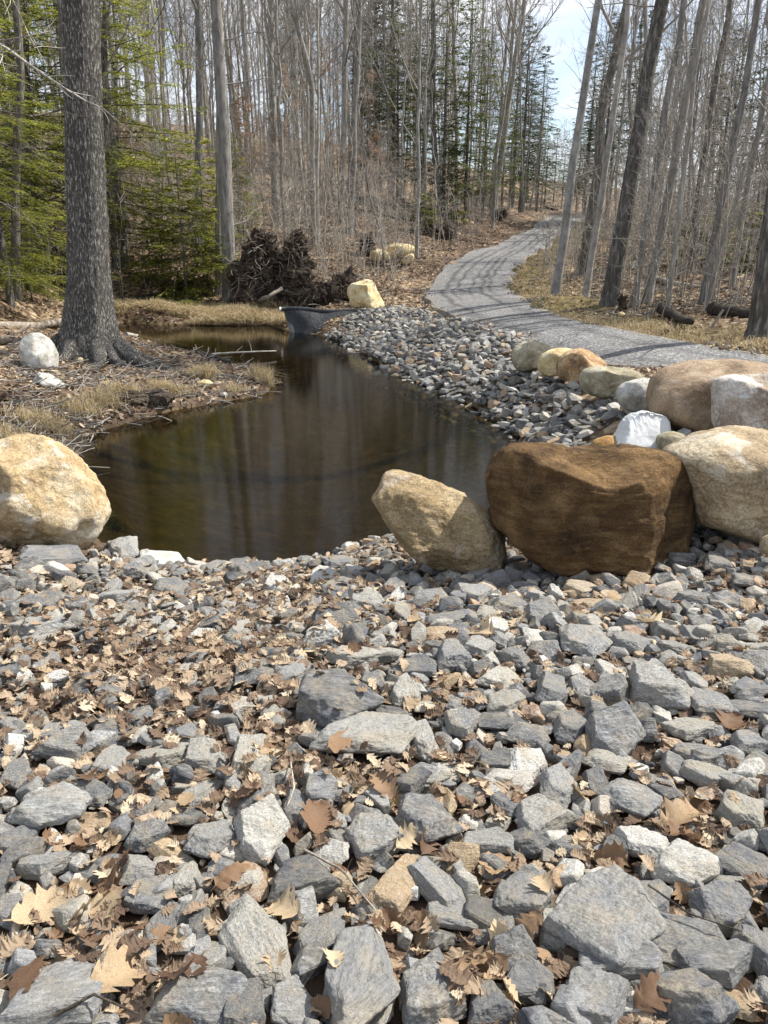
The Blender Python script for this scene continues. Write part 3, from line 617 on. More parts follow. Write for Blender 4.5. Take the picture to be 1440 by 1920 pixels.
bm1 = boulder_mat('tan_cream_boulder', (.24, .165, .085), (.42, .31, .17), (.56, .49, .36), scale=1.1, lich=(.62, .60, .54), lich_amt=.55)
bm2 = boulder_mat('tan_streaked_boulder', (.17, .12, .06), (.36, .27, .15), (.54, .45, .31), lam=(2.5, 2.5, 9), rot=(0, .75, .3), scale=.9, lich=(.58, .50, .42), lich_amt=.5, bump=1.5, crack=.3)
bm3 = boulder_mat('rust_brown_boulder', (.034, .019, .009), (.15, .085, .034), (.33, .205, .09), lam=(.6, .6, 5), rot=(.10, .14, 0), scale=1.5, lich=(.24, .17, .09), lich_amt=.25, bump=2., crack=.8)
bm4 = boulder_mat('cream_tan_boulder', (.20, .145, .085), (.38, .30, .19), (.52, .46, .34), lam=(1, 1, 3), rot=(.1, .25, 0), scale=.9, lich=(.58, .55, .48), lich_amt=.5)
bm5 = boulder_mat('weathered_brown_boulder', (.13, .085, .055), (.26, .185, .12), (.40, .31, .21), scale=1.2, lich=(.42, .36, .28), lich_amt=.4, crack=.25)
bm6 = boulder_mat('grey_topped_boulder', (.20, .15, .11), (.42, .36, .29), (.66, .64, .61), scale=1.4, lich=(.60, .59, .57), lich_amt=.7)
bmG = boulder_mat('grey_green_boulder', (.17, .14, .085), (.33, .29, .195), (.46, .42, .31), scale=2.4, lich=(.5, .5, .42), lich_amt=.5, crack=.3)
bmY = boulder_mat('yellow_buff_boulder', (.36, .26, .11), (.60, .48, .26), (.74, .65, .44), scale=2., lich=(.58, .52, .36), lich_amt=.4, crack=.3)
bmO = boulder_mat('orange_topped_boulder', (.10, .07, .045), (.36, .22, .11), (.55, .42, .25), scale=2.2, lich=(.60, .52, .38), lich_amt=.5, crack=.3)
bmW = boulder_mat('white_boulder', (.20, .185, .145), (.45, .435, .39), (.62, .61, .575), scale=3, lich=(.48, .45, .33), lich_amt=.4, crack=.35)
bmR = boulder_mat('ochre_boulder', (.20, .10, .03), (.36, .22, .08), (.46, .33, .17), scale=3, lich=(.4, .35, .28), lich_amt=.3)
boulder('boulder', [(-70,930),(-60,870),(-30,835),(25,817),(60,814),(100,827),(135,850),(165,885),(185,920),(193,960),(189,985),(170,1015),(150,1034),(110,1026),(60,1030),(0,1030),(-50,1000)],
  bm1, 'big tan and cream boulder at the left edge of the stones, beside the pond', seed=3, sub=6, thick=.85, cuts=[((-.5,.1,1),.76),((.6,.15,.9),.74),((.1,-.8,.8),.74),((.1,.9,.7),.82)], facets=0, rough=.045)
boulder('boulder', [(722,888),(745,881),(790,887),(830,903),(870,924),(900,944),(935,970),(948,1010),(950,1050),(937,1084),(915,1096),(880,1090),(850,1072),(800,1056),(762,1036),(735,1000),(715,962),(699,935),(712,918)],
  bm2, 'tilted tan streaked boulder with a pointed left end, in front of the pond', seed=12, sub=6, thick=.8, cuts=[((-.1,.2,1),.70),((-.35,.9,.4),.84),((.1,-.6,.8),.80)], facets=3, rough=.045)
boulder('boulder', [(938,852),(960,833),(1030,836),(1100,840),(1200,839),(1252,846),(1284,866),(1296,920),(1303,960),(1299,1010),(1280,1050),(1240,1082),(1190,1100),(1130,1092),(1050,1070),(1000,1050),(955,1020),(935,990),(925,935),(923,890)],
  bm3, 'largest rusty dark brown blocky boulder with a shaded layered front', seed=25, sub=6, thick=.74, fine=.9, cuts=[((-.10,-.22,1),.56),((.02,1,.50),.76),((.85,-.05,.65),.70),((.1,-1,.7),.82),((-1,.1,.5),.84)], facets=0, rough=.03, sq=.6, p=90,
  wr=lambda U: .05 * ((U[:, 1] * 3.2 + .5 * vnoise(U * 1.7, 3) + .2 * U[:, 0]) % 1.0) * (.4 + .6 * np.abs(vnoise(U * 2.3 + 9, 12))) + .02 * vnoise(U * [1.5, 12, 1.5] + 2, 4))
boulder('boulder', [(1248,850),(1290,826),(1350,805),(1400,799),(1470,808),(1550,840),(1600,900),(1600,980),(1540,1030),(1440,1026),(1390,1010),(1340,988),(1300,980),(1285,920),(1268,875)],
  bm4, 'wide cream topped boulder at the right edge, in front of the others', seed=34, sub=6, thick=.8, cuts=[((0,-.35,1),.78),((-.1,1,.5),.86)], facets=2, sq=.78)
boulder('boulder', [(1209,745),(1216,712),(1238,690),(1280,677),(1340,672),(1400,676),(1480,690),(1530,730),(1530,800),(1460,832),(1380,830),(1300,824),(1250,802),(1216,785)],
  bm5, 'large smooth rounded brown boulder at the driveway edge, right side', seed=41, sub=6, thick=.8, cuts=[((-.2,-.1,1),.84)], facets=1, sq=.82, rough=.02, base=(1300,815))
boulder('boulder', [(1332,712),(1352,704),(1400,697),(1480,704),(1540,730),(1540,800),(1480,822),(1400,812),(1336,813),(1334,760)],
  bm6, 'boulder with a flat rough grey top, leaning on the rounded brown boulder', seed=52, sub=6, thick=.7, cuts=[((-.35,-.1,1),.72),((.05,1,.55),.66),((.4,-.05,1),.75)], facets=1, sq=.7, rough=.04, p=40, base=(1400,860))
boulder('boulder', [(956,668),(962,650),(985,640),(1015,641),(1035,652),(1038,668),(1020,685),(990,698),(966,694)], bmG, 'grey green rounded boulder farthest along the driveway row', seed=61, thick=.9, cuts=[((-.1,-.3,1),.8)], facets=2, group=None)
boulder('boulder', [(1008,690),(1012,668),(1030,655),(1055,651),(1078,656),(1085,675),(1075,700),(1045,708),(1020,707)], bmY, 'yellow buff boulder, second along the driveway row', seed=62, thick=.9, facets=2)
boulder('boulder', [(1043,690),(1048,668),(1070,655),(1095,652),(1120,665),(1139,682),(1132,700),(1110,716),(1075,720),(1050,712)], bmO, 'boulder with an orange top and dark grey side, third along the driveway row', seed=63, thick=.9, facets=2, cuts=[((-.7,-.2,.8),.75)])
boulder('boulder', [(1085,712),(1092,692),(1115,687),(1150,687),(1185,692),(1209,705),(1195,725),(1170,742),(1140,748),(1105,742),(1090,728)], bmG, 'low olive tan boulder with a flat slanted side, fourth along the driveway row', seed=64, thick=.8, facets=2, cuts=[((-.2,-.3,1),.7),((0,1,.4),.8)])
boulder('boulder', [(1155,742),(1162,722),(1185,711),(1210,707),(1235,715),(1240,745),(1225,770),(1195,775),(1168,767)], bmW, 'white and grey round boulder behind the sandbag', seed=65, thick=.9, facets=2)
boulder('boulder', [(1230,822),(1243,810),(1265,808),(1285,815),(1295,828),(1290,845),(1255,850),(1235,845)], bmG, 'small smooth tan boulder right of the sandbag', seed=66, thick=.9, facets=1, sub=4)
boulder('boulder', [(1103,840),(1112,824),(1135,816),(1160,818),(1172,830),(1172,850),(1140,856),(1108,854)], bmR, 'small ochre rusty boulder left of the sandbag', seed=67, thick=.9, facets=2, sub=4)
boulder('boulder', [(1425,1035),(1430,1008),(1450,1000),(1480,1010),(1485,1040),(1450,1050)], bm4, 'small round tan boulder cut by the right edge', seed=68, thick=.9, facets=1, sub=4)
boulder('boulder', [(34,660),(42,635),(60,623),(80,624),(97,640),(107,668),(107,692),(98,704),(70,702),(42,694)], bmW, 'egg shaped pale white boulder beside the big oak', seed=71, thick=.9, facets=2, cuts=[((-.8,-.4,.5),.72)], base=(72,700))
boulder('rock', [(56,718),(66,706),(78,698),(98,703),(112,716),(126,724),(120,732),(85,733),(60,729)], bmW, 'jagged bright white rock at the foot of the egg shaped boulder', 'rock', seed=72, thick=.9, facets=5, rough=.09, sub=4)
boulder('boulder', [(650,548),(655,535),(672,527),(692,522),(702,530),(708,548),(722,572),(718,580),(690,582),(665,580),(655,570)], bmY, 'angular yellow boulder above the black liner', seed=73, thick=.9, facets=4, p=50, rough=.04, sq=.7, cuts=[((-.5,-.15,1),.6),((.8,.1,.6),.62),((-.1,1,.4),.75)], base=(685,580))
boulder('boulder', [(693,478),(700,470),(715,466),(728,473),(732,488),(715,493),(697,492)], bmY, 'small flat yellow boulder, leftmost of the pale cluster', seed=74, thick=.9, facets=4, sub=4, p=40, base=(712,492))
boulder('boulder', [(724,466),(732,457),(755,456),(778,461),(780,472),(768,480),(750,484),(735,476)], bmY, 'largest yellow slab on top of the pale cluster', seed=75, thick=.7, facets=4, sub=4, p=40, base=(752,488))
boulder('boulder', [(728,478),(735,470),(745,470),(748,480),(740,487),(730,486)], bmY, 'small round yellow boulder in the middle of the pale cluster', seed=76, thick=.9, facets=2, sub=4)
boulder('boulder', [(750,490),(760,480),(775,474),(778,484),(768,496),(756,496)], bmY, 'pointed yellow boulder, lowest of the pale cluster', seed=77, thick=.9, facets=4, sub=4, p=40)
for i, (a, b, w, h_, lab) in enumerate([(858,418,20,12,'left pale stone of the far group by the road bank'),(872,414,18,9,'flat pale stone at the back of the far group by the road bank'),(881,418,18,12,'right yellowish stone of the far group by the road bank'),
   (859,440,14,9,'small pale stone beside the far root ball'),(983,386,12,12,'white topped rock on the bank beside the road crest'),(1102,405,7,6,'tiny white stone beyond the road crest'),(716,527,14,10,'small buff stone on the bank right of the yellow boulder'),
   (385,722,42,24,'yellowish rounded stone on the tip of the peninsula'),(250,742,22,12,'whitish stone on the muddy bank below the oak'),(420,740,20,12,'white stone at the tip of the peninsula'),(150,676,14,16,'small pinkish pointed stone on the soil below the oak'),(1165,590,16,12,'small yellow stone at the base of the dark leaning tree')]):
    an = np.linspace(0, 2 * math.pi, 9)[:-1]; rr_ = random.Random(i); pts = [(a + math.cos(t_) * w / 2 * rr_.uniform(.8, 1), b + math.sin(t_) * h_ / 2 * rr_.uniform(.8, 1)) for t_ in an]
    boulder('rock', pts, bmW if 'hit' in lab else bmY, lab, 'rock', seed=200 + i, sub=3, facets=4, p=30)

# sandbag
q = NT('woven_white_plastic'); v = q.coord(); q.col((.60, .61, .61)); q.b.inputs['Roughness'].default_value = .5
w1 = q.n('TexWave', Scale=90.); w2 = q.n('TexWave', Scale=90., bands_direction='Y'); q.l(v, w1.inputs[0]); q.l(v, w2.inputs[0])
vl = q.coord((2, 2, 9)); q.bump(q.noise(q.coord((5, 1.5, 5)), 3., 4, .6, .5), .3, .03); M['bag'] = q.m
sb = boulder('sandbag', [(1136,850),(1150,831),(1163,810),(1172,787),(1186,774),(1197,774),(1208,769),(1219,774),(1240,779),(1249,792),(1251,818),(1249,850),(1200,856)], M['bag'], 'plump white woven sandbag lying between the boulders', 'sandbag', seed=80, thick=.85, facets=0, fine=.12, rough=.02, sq=.55, sub=6, base=(1195,842), cuts=[((0,.3,1),.8)],
  wr=lambda U: .03 * fbm(U * [2.2, 1.1, 2], 2, 5) - .05 * np.abs(vnoise(U * [7, .9, 4] + 3, 6)) * np.clip(U[:, 1] + .25, 0, 1))
_p0 = PZ(1186, 776, 0); sv = np.array([v.co[:] for v in sb.data.vertices]); sm_ = MB(); _ix = [int(np.argmax(sv @ (np.array([math.cos(t_) * .55, -.25, .85])))) for t_ in np.linspace(2.3, .85, 10)]
sm_.tube(resample(sv[_ix] + [0, -.004, .004], 24) + np.random.default_rng(1).normal(size=(24, 3)) * .0025, np.full(24, .007), 5, True); sm_.build('sewn_hem', M['bag'], sb)

# ------------------------------------------------------------------ trees
def polyline(p0, d, L, n, rng, wob=.1, upc=0.0):
    P = [np.array(p0, float)]; d = np.array(d, float); d /= np.linalg.norm(d)
    for _ in range(n):
        d = d + rng.normal(size=3) * wob + np.array([0, 0, upc]); d /= np.linalg.norm(d); P.append(P[-1] + d * L / n)
    return np.array(P), d
def bare_tree(H, r0, seed, start=.4, nl=14, lean=(0, 0), sides=10, dens=1., trunk_mb=None, crown_mb=None, fork=False, low=5, flare=.5, top_r=.15, twig=1., wob=.018, tscale=1.):
    rng = np.random.default_rng(seed); tm = trunk_mb or MB(); cm = crown_mb or MB()
    n = 20; t = np.linspace(0, 1, n); w = np.cumsum(rng.normal(size=(n, 2)) * wob, 0) * H * .25; w -= w[0]; w *= np.clip(t * 3, 0, 1)[:, None]
    P = np.stack([lean[0] * t * H + w[:, 0], lean[1] * t * H + w[:, 1], t * H], 1)
    Rd = r0 * ((1 - t) * (1 - top_r) + top_r) ** .8; zz = t * H
    P2 = np.concatenate([[P[0] - [0, 0, .3]], P[:1], P[:1] + (P[1] - P[0]) * .12, P[:1] + (P[1] - P[0]) * .35, P[1:]]); R2 = np.concatenate([[Rd[0] * (1 + flare)], [Rd[0] * (1 + flare * .7)], [Rd[0] * (1 + flare * .35)], [Rd[0] * 1.08], Rd[1:]])
    a = np.arange(sides); prof = 1 + .03 * vnoise(np.stack([np.repeat(np.arange(len(P2)), sides) * .4, np.tile(np.cos(a * 6.283 / sides) * 1.5, len(P2)), np.tile(np.sin(a * 6.283 / sides) * 1.5, len(P2)) + seed], 1), seed).reshape(-1, sides)
    tm.tube(P2, R2, sides, True, prof)
    def at(q): return np.array([np.interp(q, t, P[:, k]) for k in range(3)]), np.interp(q, t, Rd)
    def twigs(P, rr, L, cnt, lev):
        for _ in range(cnt):
            q = rng.uniform(.25, 1) * (len(P) - 1); i = int(min(q, len(P) - 2)); b = P[i] + (P[i + 1] - P[i]) * (q - i); d = P[i + 1] - P[i]; d /= np.linalg.norm(d)
            d = d * .9 + rng.normal(size=3) * .55 + [0, 0, .15]; l = L * rng.uniform(.5, 1.1); Q, _ = polyline(b, d, l, 3 if lev < 2 else 2, rng, .16, .05)
            rd = max(rr * .5, .004 * twig); cm.tube(Q, np.linspace(rd, rd * .4, len(Q)), 4 if lev == 0 else 3, False)
            if lev < 2: twigs(Q, rd, L * .5, int((5 if lev == 0 else 3) * dens), lev + 1)
    az = rng.uniform(0, 6.28)
    for k in range(nl):
        q = start + (1 - start) * (k + rng.uniform(0, .8)) / nl; b, rr = at(min(q, .985)); az += 2.4 + rng.normal() * .4; el = R(rng.uniform(28, 62)) + .3 * q
        d = [math.cos(az) * math.cos(el), math.sin(az) * math.cos(el), math.sin(el)]; L = H * rng.uniform(.14, .26) * (1.25 - q) * 1.35 * tscale
        Q, _ = polyline(b, d, L, 5, rng, .12, .09); rd = min(rr * .55, r0 * .35) ; cm.tube(Q, np.linspace(rd, rd * .25, 6), 5, False)
        twigs(Q, rd * .55, L * .45, int(8 * dens), 0)
    if fork:
        b, rr = at(start * .9); Q, _ = polyline(b, [.28 * rng.choice([-1, 1]), .1, 1], H * .5, 8, rng, .05, .02); tm.tube(Q, np.linspace(rr * .8, rr * .2, 9), 8, False); twigs(Q, rr * .3, H * .1, int(16 * dens), 0)
    for k in range(low):   # thin dead side branches low on the stem
        b, rr = at(rng.uniform(.08, start)); az = rng.uniform(0, 6.28); Q, _ = polyline(b, [math.cos(az), math.sin(az), rng.uniform(-.1, .45)], H * rng.uniform(.04, .11), 4, rng, .2, 0)
        rd = max(.007, rr * .12); cm.tube(Q, np.linspace(rd, rd * .3, 5), 4, False); twigs(Q, rd * .6, H * .035, int(5 * dens), 1)
    return tm, cm
def make_tree(name, base, bark, label, group=None, crown_mat='twig', rz=0, **k):
    tm, cm = bare_tree(**k); r = empty(name, base, rz); tag(r, label, 'tree', group); r.location.z -= .02
    tm.build('trunk', M[bark], r); cm.build('crown', M[crown_mat], r); return r
def dup(root, loc, rz, sc=1, label=None, lean=(0, 0), group=None):
    r = root.copy(); COL.objects.link(r); r.location = loc; r.rotation_euler = (lean[1], lean[0], rz); r.scale = (sc, sc, sc * 1.0)
    if label: r['label'] = label
    if group: r['group'] = group
    for ch in list(root.children):
        c = ch.copy(); COL.objects.link(c); c.parent = r
    return r

# the big oak
ob = G(172, 668); ob_dep = depth(ob); s_ = ob_dep / F
tm, cm = MB(), MB(); top = PY(150, 0, ob[1]); lean = (top[0] - ob[0]) / (top[2] - ob[2])
H = 17.; nk = 48; zz = np.concatenate([np.linspace(-.25, 1.6, 40), np.linspace(1.66, 5.5, 80), np.linspace(5.7, H, 40)]); k = 128; a = np.arange(k) * 2 * math.pi / k
def oak_r(z): return .5 * np.interp(z, [-.3, 0, .25, .5, .8, 1.2, 2., 3.2, 5, 9, 17], np.array([142, 128, 112, 99, 89, 80, 72, 66, 61, 48, 12]) * s_ * .96)
Pt = np.stack([lean * zz, 0 * zz, zz], 1); ro = oak_r(zz)
lobes = [(-.15, .5), (1.3, .25), (2.5, .35), (3.4, .45), (4.5, .2), (5.3, .45)]
prof = np.ones((len(zz), k))
for i_, z_ in enumerate(zz):
    fl = math.exp(-max(z_, 0) / .38)
    for la, am in lobes: prof[i_] += fl * am * .75 * np.exp(-((np.angle(np.exp(1j * (a - la)))) / .30) ** 2)
prof += .05 * fbm(np.stack([np.tile(np.cos(a) * 1.6, len(zz)), np.tile(np.sin(a) * 1.6, len(zz)), np.repeat(zz * .5, k)], 1), 4, 3).reshape(len(zz), k)
prof += -.05 * np.abs(fbm(np.stack([np.tile(np.cos(a) * 7, len(zz)), np.tile(np.sin(a) * 7, len(zz)), np.repeat(zz * 2.2, k)], 1), 3, 6)).reshape(len(zz), k)
tm.tube(Pt, ro, k, True, prof)
oak = empty('oak_tree', ob); tag(oak, 'biggest tree, thick furrowed grey trunk with flared roots on the left bank', 'tree')
tm.build('trunk', M['bark_oak'], oak)
rng2 = np.random.default_rng(3); 
for az_, L_, r_0 in [(-.25, 1.25, .17), (.6, .8, .12), (3.5, .8, .13), (4.4, .6, .12), (5.3, .9, .14), (-.7, 1.0, .11)]:
    n = 12; pts = []
    for j in range(n):
        u = j / (n - 1); rr_ = .42 * (1 - u * .0) + L_ * u; aa = az_ + .25 * u * math.sin(az_ * 3 + u * 3); xx = math.cos(aa) * rr_; yy = math.sin(aa) * rr_
        gz = float(height(np.array([ob[0] + xx]), np.array([ob[1] + yy]))[0]) - ob[2]; pts.append((xx, yy, gz + .30 * (1 - u) ** 2 - .05 * u))
    m_ = MB(); m_.tube(pts, np.linspace(r_0, .03, n), 10, True); m_.build('root', M['bark_oak'], oak)
_, cm = bare_tree(H, .3, 77, start=.5, nl=14, lean=(lean, 0), trunk_mb=MB(), crown_mb=cm, low=0); cm.build('crown', M['twig'], oak)

def hero(name, b, tpx, w, bark, label, seed, H=16, Y=None, crown='twig', **k):
    g = G(*b) if Y is None else PY(b[0], b[1], Y); tp = PY(tpx[0], tpx[1], g[1]); ln = (tp[0] - g[0]) / (tp[2] - g[2]); r0 = .43 * w * depth(g) / F
    return make_tree(name, g, bark, label, None, crown, H=H, r0=r0, seed=seed, lean=(ln, 0), **k)
HERO = [('maple_tree',(432,562),(405,0),31,'bark_grey','straight grey trunk beside the uprooted stump, second thickest on the left',1,17,{}),
('maple_tree',(411,548),(404,150),17,'bark_grey','slimmer trunk close behind the grey trunk by the uprooted stump',2,12,dict(start=.5)),
('dead_tree',(217,512),(205,215),17,'bark_dark','dark narrow stem just right of the big oak trunk',3,11,dict(start=.5)),
('maple_tree',(133,575),(128,250),14,'bark_dark','thin dark stem peeking out left of the big oak',4,13,dict(start=.5)),
('maple_tree',(372,452),(371,0),19,'bark_grey','grey trunk in the woods left of the second thickest trunk',5,18,dict(start=.4)),
('maple_tree',(518,418),(507,0),17,'bark_grey','grey trunk rising behind the top of the uprooted stump',6,18,dict(start=.35)),
('maple_tree',(588,462),(592,0),13,'bark_grey','wavy twin stem right of the uprooted stump, taller side',7,15,dict(wob=.035,fork=True,start=.4)),
('maple_tree',(596,456),(604,60),8,'bark_pale','thin pale twin of the wavy stem right of the uprooted stump',8,12,dict(start=.4)),
('maple_tree',(655,437),(683,0),14,'bark_grey','brown grey trunk leaning right above the black liner',9,16,dict(start=.4)),
('maple_tree',(638,417),(655,0),15,'bark_grey','grey trunk just behind the brown grey leaning one',10,18,dict(start=.35)),
('birch_tree',(790,388),(806,0),13,'bark_pale','smooth pale trunk between the two dark evergreens, centre',11,18,dict(start=.45)),
('birch_tree',(748,392),(762,100),6,'bark_pale','thin pale sapling trunk left of the smooth pale trunk',12,11,dict(start=.5)),
('maple_tree',(925,402),(967,0),15,'bark_grey','tall trunk left of the road crest, front of a pair',13,18,dict(start=.3,nl=18)),
('maple_tree',(920,396),(945,120),10,'bark_grey','slimmer trunk behind the pair left of the road crest',14,16,dict(start=.35)),
('birch_tree',(1040,560),(1124,0),20,'bark_pale','pale spotted trunk leaning right, nearest beside the driveway bend',15,14,dict(start=.55)),
('birch_tree',(1098,557),(1172,0),15,'bark_pale','slender pale trunk leaning right, second beside the driveway bend',16,13,dict(start=.4)),
('maple_tree',(1090,515),(1160,150),25,'bark_dark','dark trunk behind the slender pale trunk beside the bend',17,14,dict(start=.4)),
('maple_tree',(1143,568),(1228,0),36,'bark_dark','thickest dark trunk right of the driveway, leaning right',18,16,dict(start=.4)),
('maple_tree',(1190,566),(1240,200),15,'bark_grey','grey stem right of the thickest dark trunk, leaning right',19,13,dict(start=.4)),
('maple_tree',(1213,562),(1300,120),20,'bark_grey','brown grey stem among the right hand woods, strongly leaning',20,14,dict(start=.4)),
('maple_tree',(1250,590),(1315,150),11,'bark_grey','thin stem close to the verge in the right hand woods',21,12,dict(start=.4)),
('maple_tree',(1425,625),(1462,300),48,'bark_dark','thick dark trunk cut by the right edge of the picture',22,15,dict(start=.45)),
('maple_tree',(1318,565),(1395,100),17,'bark_grey','grey leaning trunk right of centre in the right hand woods',23,14,dict(start=.4)),
('maple_tree',(1290,520),(1345,100),15,'bark_dark','dark trunk deeper in the right hand woods',24,15,dict(start=.4)),
('maple_tree',(1370,545),(1430,150),14,'bark_grey','grey trunk near the right edge behind the thick dark one',25,14,dict(start=.4)),
('maple_tree',(30,560),(18,200),20,'bark_dark','dark trunk at the left edge behind the fallen log',26,14,dict(start=.5)),
('maple_tree',(68,500),(60,200),14,'bark_dark','narrow dark trunk among the left hemlocks',27,14,dict(start=.5))]
heros = []
for n_, b_, t_, w_, bk, lab, sd, H_, kw in HERO:
    kw = dict(dict(nl=14, dens=1., wob=.012), **kw); heros.append(hero(n_, b_, t_, w_, bk, lab, sd, H_, crown='twig', **kw))

# background woods: shared variants
VAR = []
for i in range(9):
    H_ = [15, 18, 20, 17, 13, 19, 16, 14, 20][i]; VAR.append(dict(H=H_, r0=[.06, .10, .14, .08, .05, .115, .08, .06, .10][i], seed=500 + i, start=[.35, .45, .5, .3, .3, .4, .25, .35, .4][i], nl=12, dens=.9, low=16, sides=8, fork=(i % 4 == 3), wob=.014, twig=1.3))
SAP = [dict(H=[4, 6, 8, 5, 7, 9][i], r0=[.015, .025, .04, .02, .03, .045][i], seed=600 + i, start=.25, nl=9, dens=.8, low=4, sides=5, flare=.2, wob=.04, tscale=1.2) for i in range(6)]
protos = {}
def place_from(kind, i, loc, rz, sc, lean, label, group, bark):
    key = (kind, i, bark)
    name = 'maple_tree' if kind == 'v' else 'sapling'
    if key not in protos:
        o = make_tree(name, loc, bark, label, group, 'twig' if bark != 'bark_dark' else 'twig_dark', **(VAR[i] if kind == 'v' else SAP[i])); protos[key] = o
        o.rotation_euler = (lean[1], lean[0], rz); o.scale = (sc,) * 3; tag(o, label, 'tree' if kind == 'v' else 'sapling', group); return o
    return dup(protos[key], loc, rz, sc, label, lean, group)
rt = np.random.default_rng(42); placed = [tuple(h.location[:2]) for h in heros]; far_mb_t, far_mb_c = MB(), MB()
def free(x, y, dmin):
    return all((x - p[0]) ** 2 + (y - p[1]) ** 2 > dmin * dmin for p in placed)
ZONES = [(110,'left of the big oak'),(210,'behind the big oak'),(300,'just right of the big oak'),(400,'left of the second thickest trunk'),(470,'right of the second thickest trunk'),(530,'behind the uprooted stump top'),(590,'right of the uprooted stump'),(650,'above the black liner'),(720,'above the small dark stump'),
 (790,'above the pale boulder cluster'),(860,'behind the little evergreens'),(930,'behind the far pale stones'),(1000,'left of the road crest'),(1085,'over the road crest'),(1150,'behind the pale leaning trunks'),(1220,'behind the thickest dark trunk'),(1290,'right of the thickest dark trunk'),(1370,'above the dark verge log'),(9999,'near the right edge')]
def region(px, py, Y): return next(w for a, w in ZONES if px < a)
cnt = 0; tries = 0
NT_BIG, NT_SAP = 150, 120
def okspot(x, y, m=1.4):
    if float(road_d(np.array([x]), np.array([y]))[0]) < m: return False
    px, py, dep = proj(x, y, .8)
    if x < np.interp(y, [0, 22, 24, 30, 60], [-7, 0, 1.2, 3.2, 7]) and y < 23.5 and x > -7.2: return False
    if y < 11: return False
    if float(dist_seg(np.array([x]), np.array([y]), POND)[0]) < 1.2 or inside(np.array([x]), np.array([y]), POND)[0]: return False
    return True
while cnt < NT_BIG and tries < 20000:
    tries += 1; y = 13 + 62 * rt.uniform() ** .85; x = rt.uniform(-.60, .60) * (y + 3)
    px, py, _ = proj(x, y, float(hland(np.array([x]), np.array([y]))[0]))
    if y < 24 and px < 1200 and not (x < -7.2): continue
    if px < 420 and (y < 33 or rt.uniform() < .5): continue
    if 985 < px < 1085 and y > 30: continue
    if 1085 <= px < 1250 and y < 20: continue
    if px > 1085 and rt.uniform() < (.75 if y < 26 else .35): continue
    if px > 1000 and y < 45 and float(road_d(np.array([x]), np.array([y]))[0]) < 3.5: continue
    if not okspot(x, y) or not free(x, y, 1.0 + .012 * y): continue
    z = float(height(np.array([x]), np.array([y]))[0]); i = int(rt.integers(0, 9)); bark = ['bark_grey', 'bark_dark', 'bark_pale'][int(rt.choice([0, 0, 1, 2, 0]))]
    lx = rt.normal() * .03 + (.07 + rt.uniform(0, .1) if px > 1085 else 0) + (.03 if px > 900 else 0); kind = {'bark_grey': 'grey', 'bark_dark': 'dark', 'bark_pale': 'pale'}[bark]
    band = 'nearer' if y < 35 else 'deep'
    place_from('v', i, (x, y, z), rt.uniform(0, 6.28), rt.uniform(.6, 1.0) if y < 30 else rt.uniform(.75, 1.1), (lx, rt.normal() * .03), '%s %s trunk %s, %s woods %s' % (['slender', 'slim', 'stout', 'forked', 'thin', 'stout', 'slim', 'forked', 'tall'][i], kind, 'leaning right' if lx > .045 else 'leaning left' if lx < -.03 else 'upright', 'near' if y < 30 else 'middle' if y < 48 else 'deep', region(px, py, y)), 'bare trees of the surrounding woods', bark)
    placed.append((x, y)); cnt += 1
cs = 0; tries = 0
while cs < NT_SAP and tries < 20000:
    tries += 1; y = 12 + 30 * rt.uniform(); x = rt.uniform(-.6, .6) * (y + 3); px, py, _ = proj(x, y, float(hland(np.array([x]), np.array([y]))[0]))
    if y < 24 and px < 1180 and not (x < -6.5): continue
    if not okspot(x, y, 1.0) or not free(x, y, .35): continue
    z = float(height(np.array([x]), np.array([y]))[0]); i = int(rt.integers(0, 6))
    place_from('s', i, (x, y, z), rt.uniform(0, 6.28), rt.uniform(.7, 1.2), (rt.normal() * .07 + (.08 if px > 1085 else 0), rt.normal() * .05), '%s bare sapling %s, %s' % (['short', 'wispy', 'tall', 'low', 'thin', 'tallest'][i], region(px, py, y), 'near the front' if y < 22 else 'farther back'), 'bare saplings of the undergrowth', 'bark_pale' if rt.uniform() < .6 else 'bark_grey')
    placed.append((x, y)); cs += 1
# far-off woods as one mass
ft = np.random.default_rng(8); c_ = 0
FVAR = []
for i in range(14):
    a_, b_ = MB(), MB(); bare_tree(18, .11 + .01 * (i % 5), 2000 + i, start=.22, nl=15, dens=.6, low=8, sides=5, trunk_mb=a_, crown_mb=b_, twig=2.6, wob=.013)
    FVAR.append([(np.concatenate(m_.v), {k_: (np.concatenate(m_.f[k_]) if m_.f[k_] else None) for k_ in (3, 4)}) for m_ in (a_, b_)])
while c_ < 215:
    y = ft.uniform(50, 125); x = ft.uniform(-.58, .58) * (y + 3); px, py, _ = proj(x, y, 8)
    if 1000 < px < 1075 and y < 70: continue
    if float(road_d(np.array([x]), np.array([y]))[0]) < 1.5: continue
    z = float(height(np.array([x]), np.array([y]))[0]); sc = ft.uniform(.7, 1.2) * (.45 if 990 < px < 1085 else .72 if 960 < px < 1110 else 1)
    Mx = rot_mat(ft.normal() * .03, ft.normal() * .03, ft.uniform(0, 6.28)) * sc; va = FVAR[int(ft.integers(14))]
    for (V_, F_), dst in zip(va, (far_mb_t, far_mb_c)):
        off = dst.n; dst.v.append(V_ @ Mx.T + np.array([x, y, z])); dst.n += len(V_)
        for kk in (3, 4):
            if F_[kk] is not None: dst.f[kk].append(F_[kk] + off)
    c_ += 1
fw = empty('distant_woods', (0, 60, 5)); tag(fw, 'hazy grey mass of bare far off trees on the slope', 'woods', kind='stuff')
for mb_, n_, m_ in ((far_mb_t, 'trunks', 'bark_grey'), (far_mb_c, 'twigs', 'twig')):
    o = mb_.build(n_, M[m_], fw); o.location = (0, -60, -5)
print('trees', cnt, 'saplings', cs, 'far verts', far_mb_c.n)

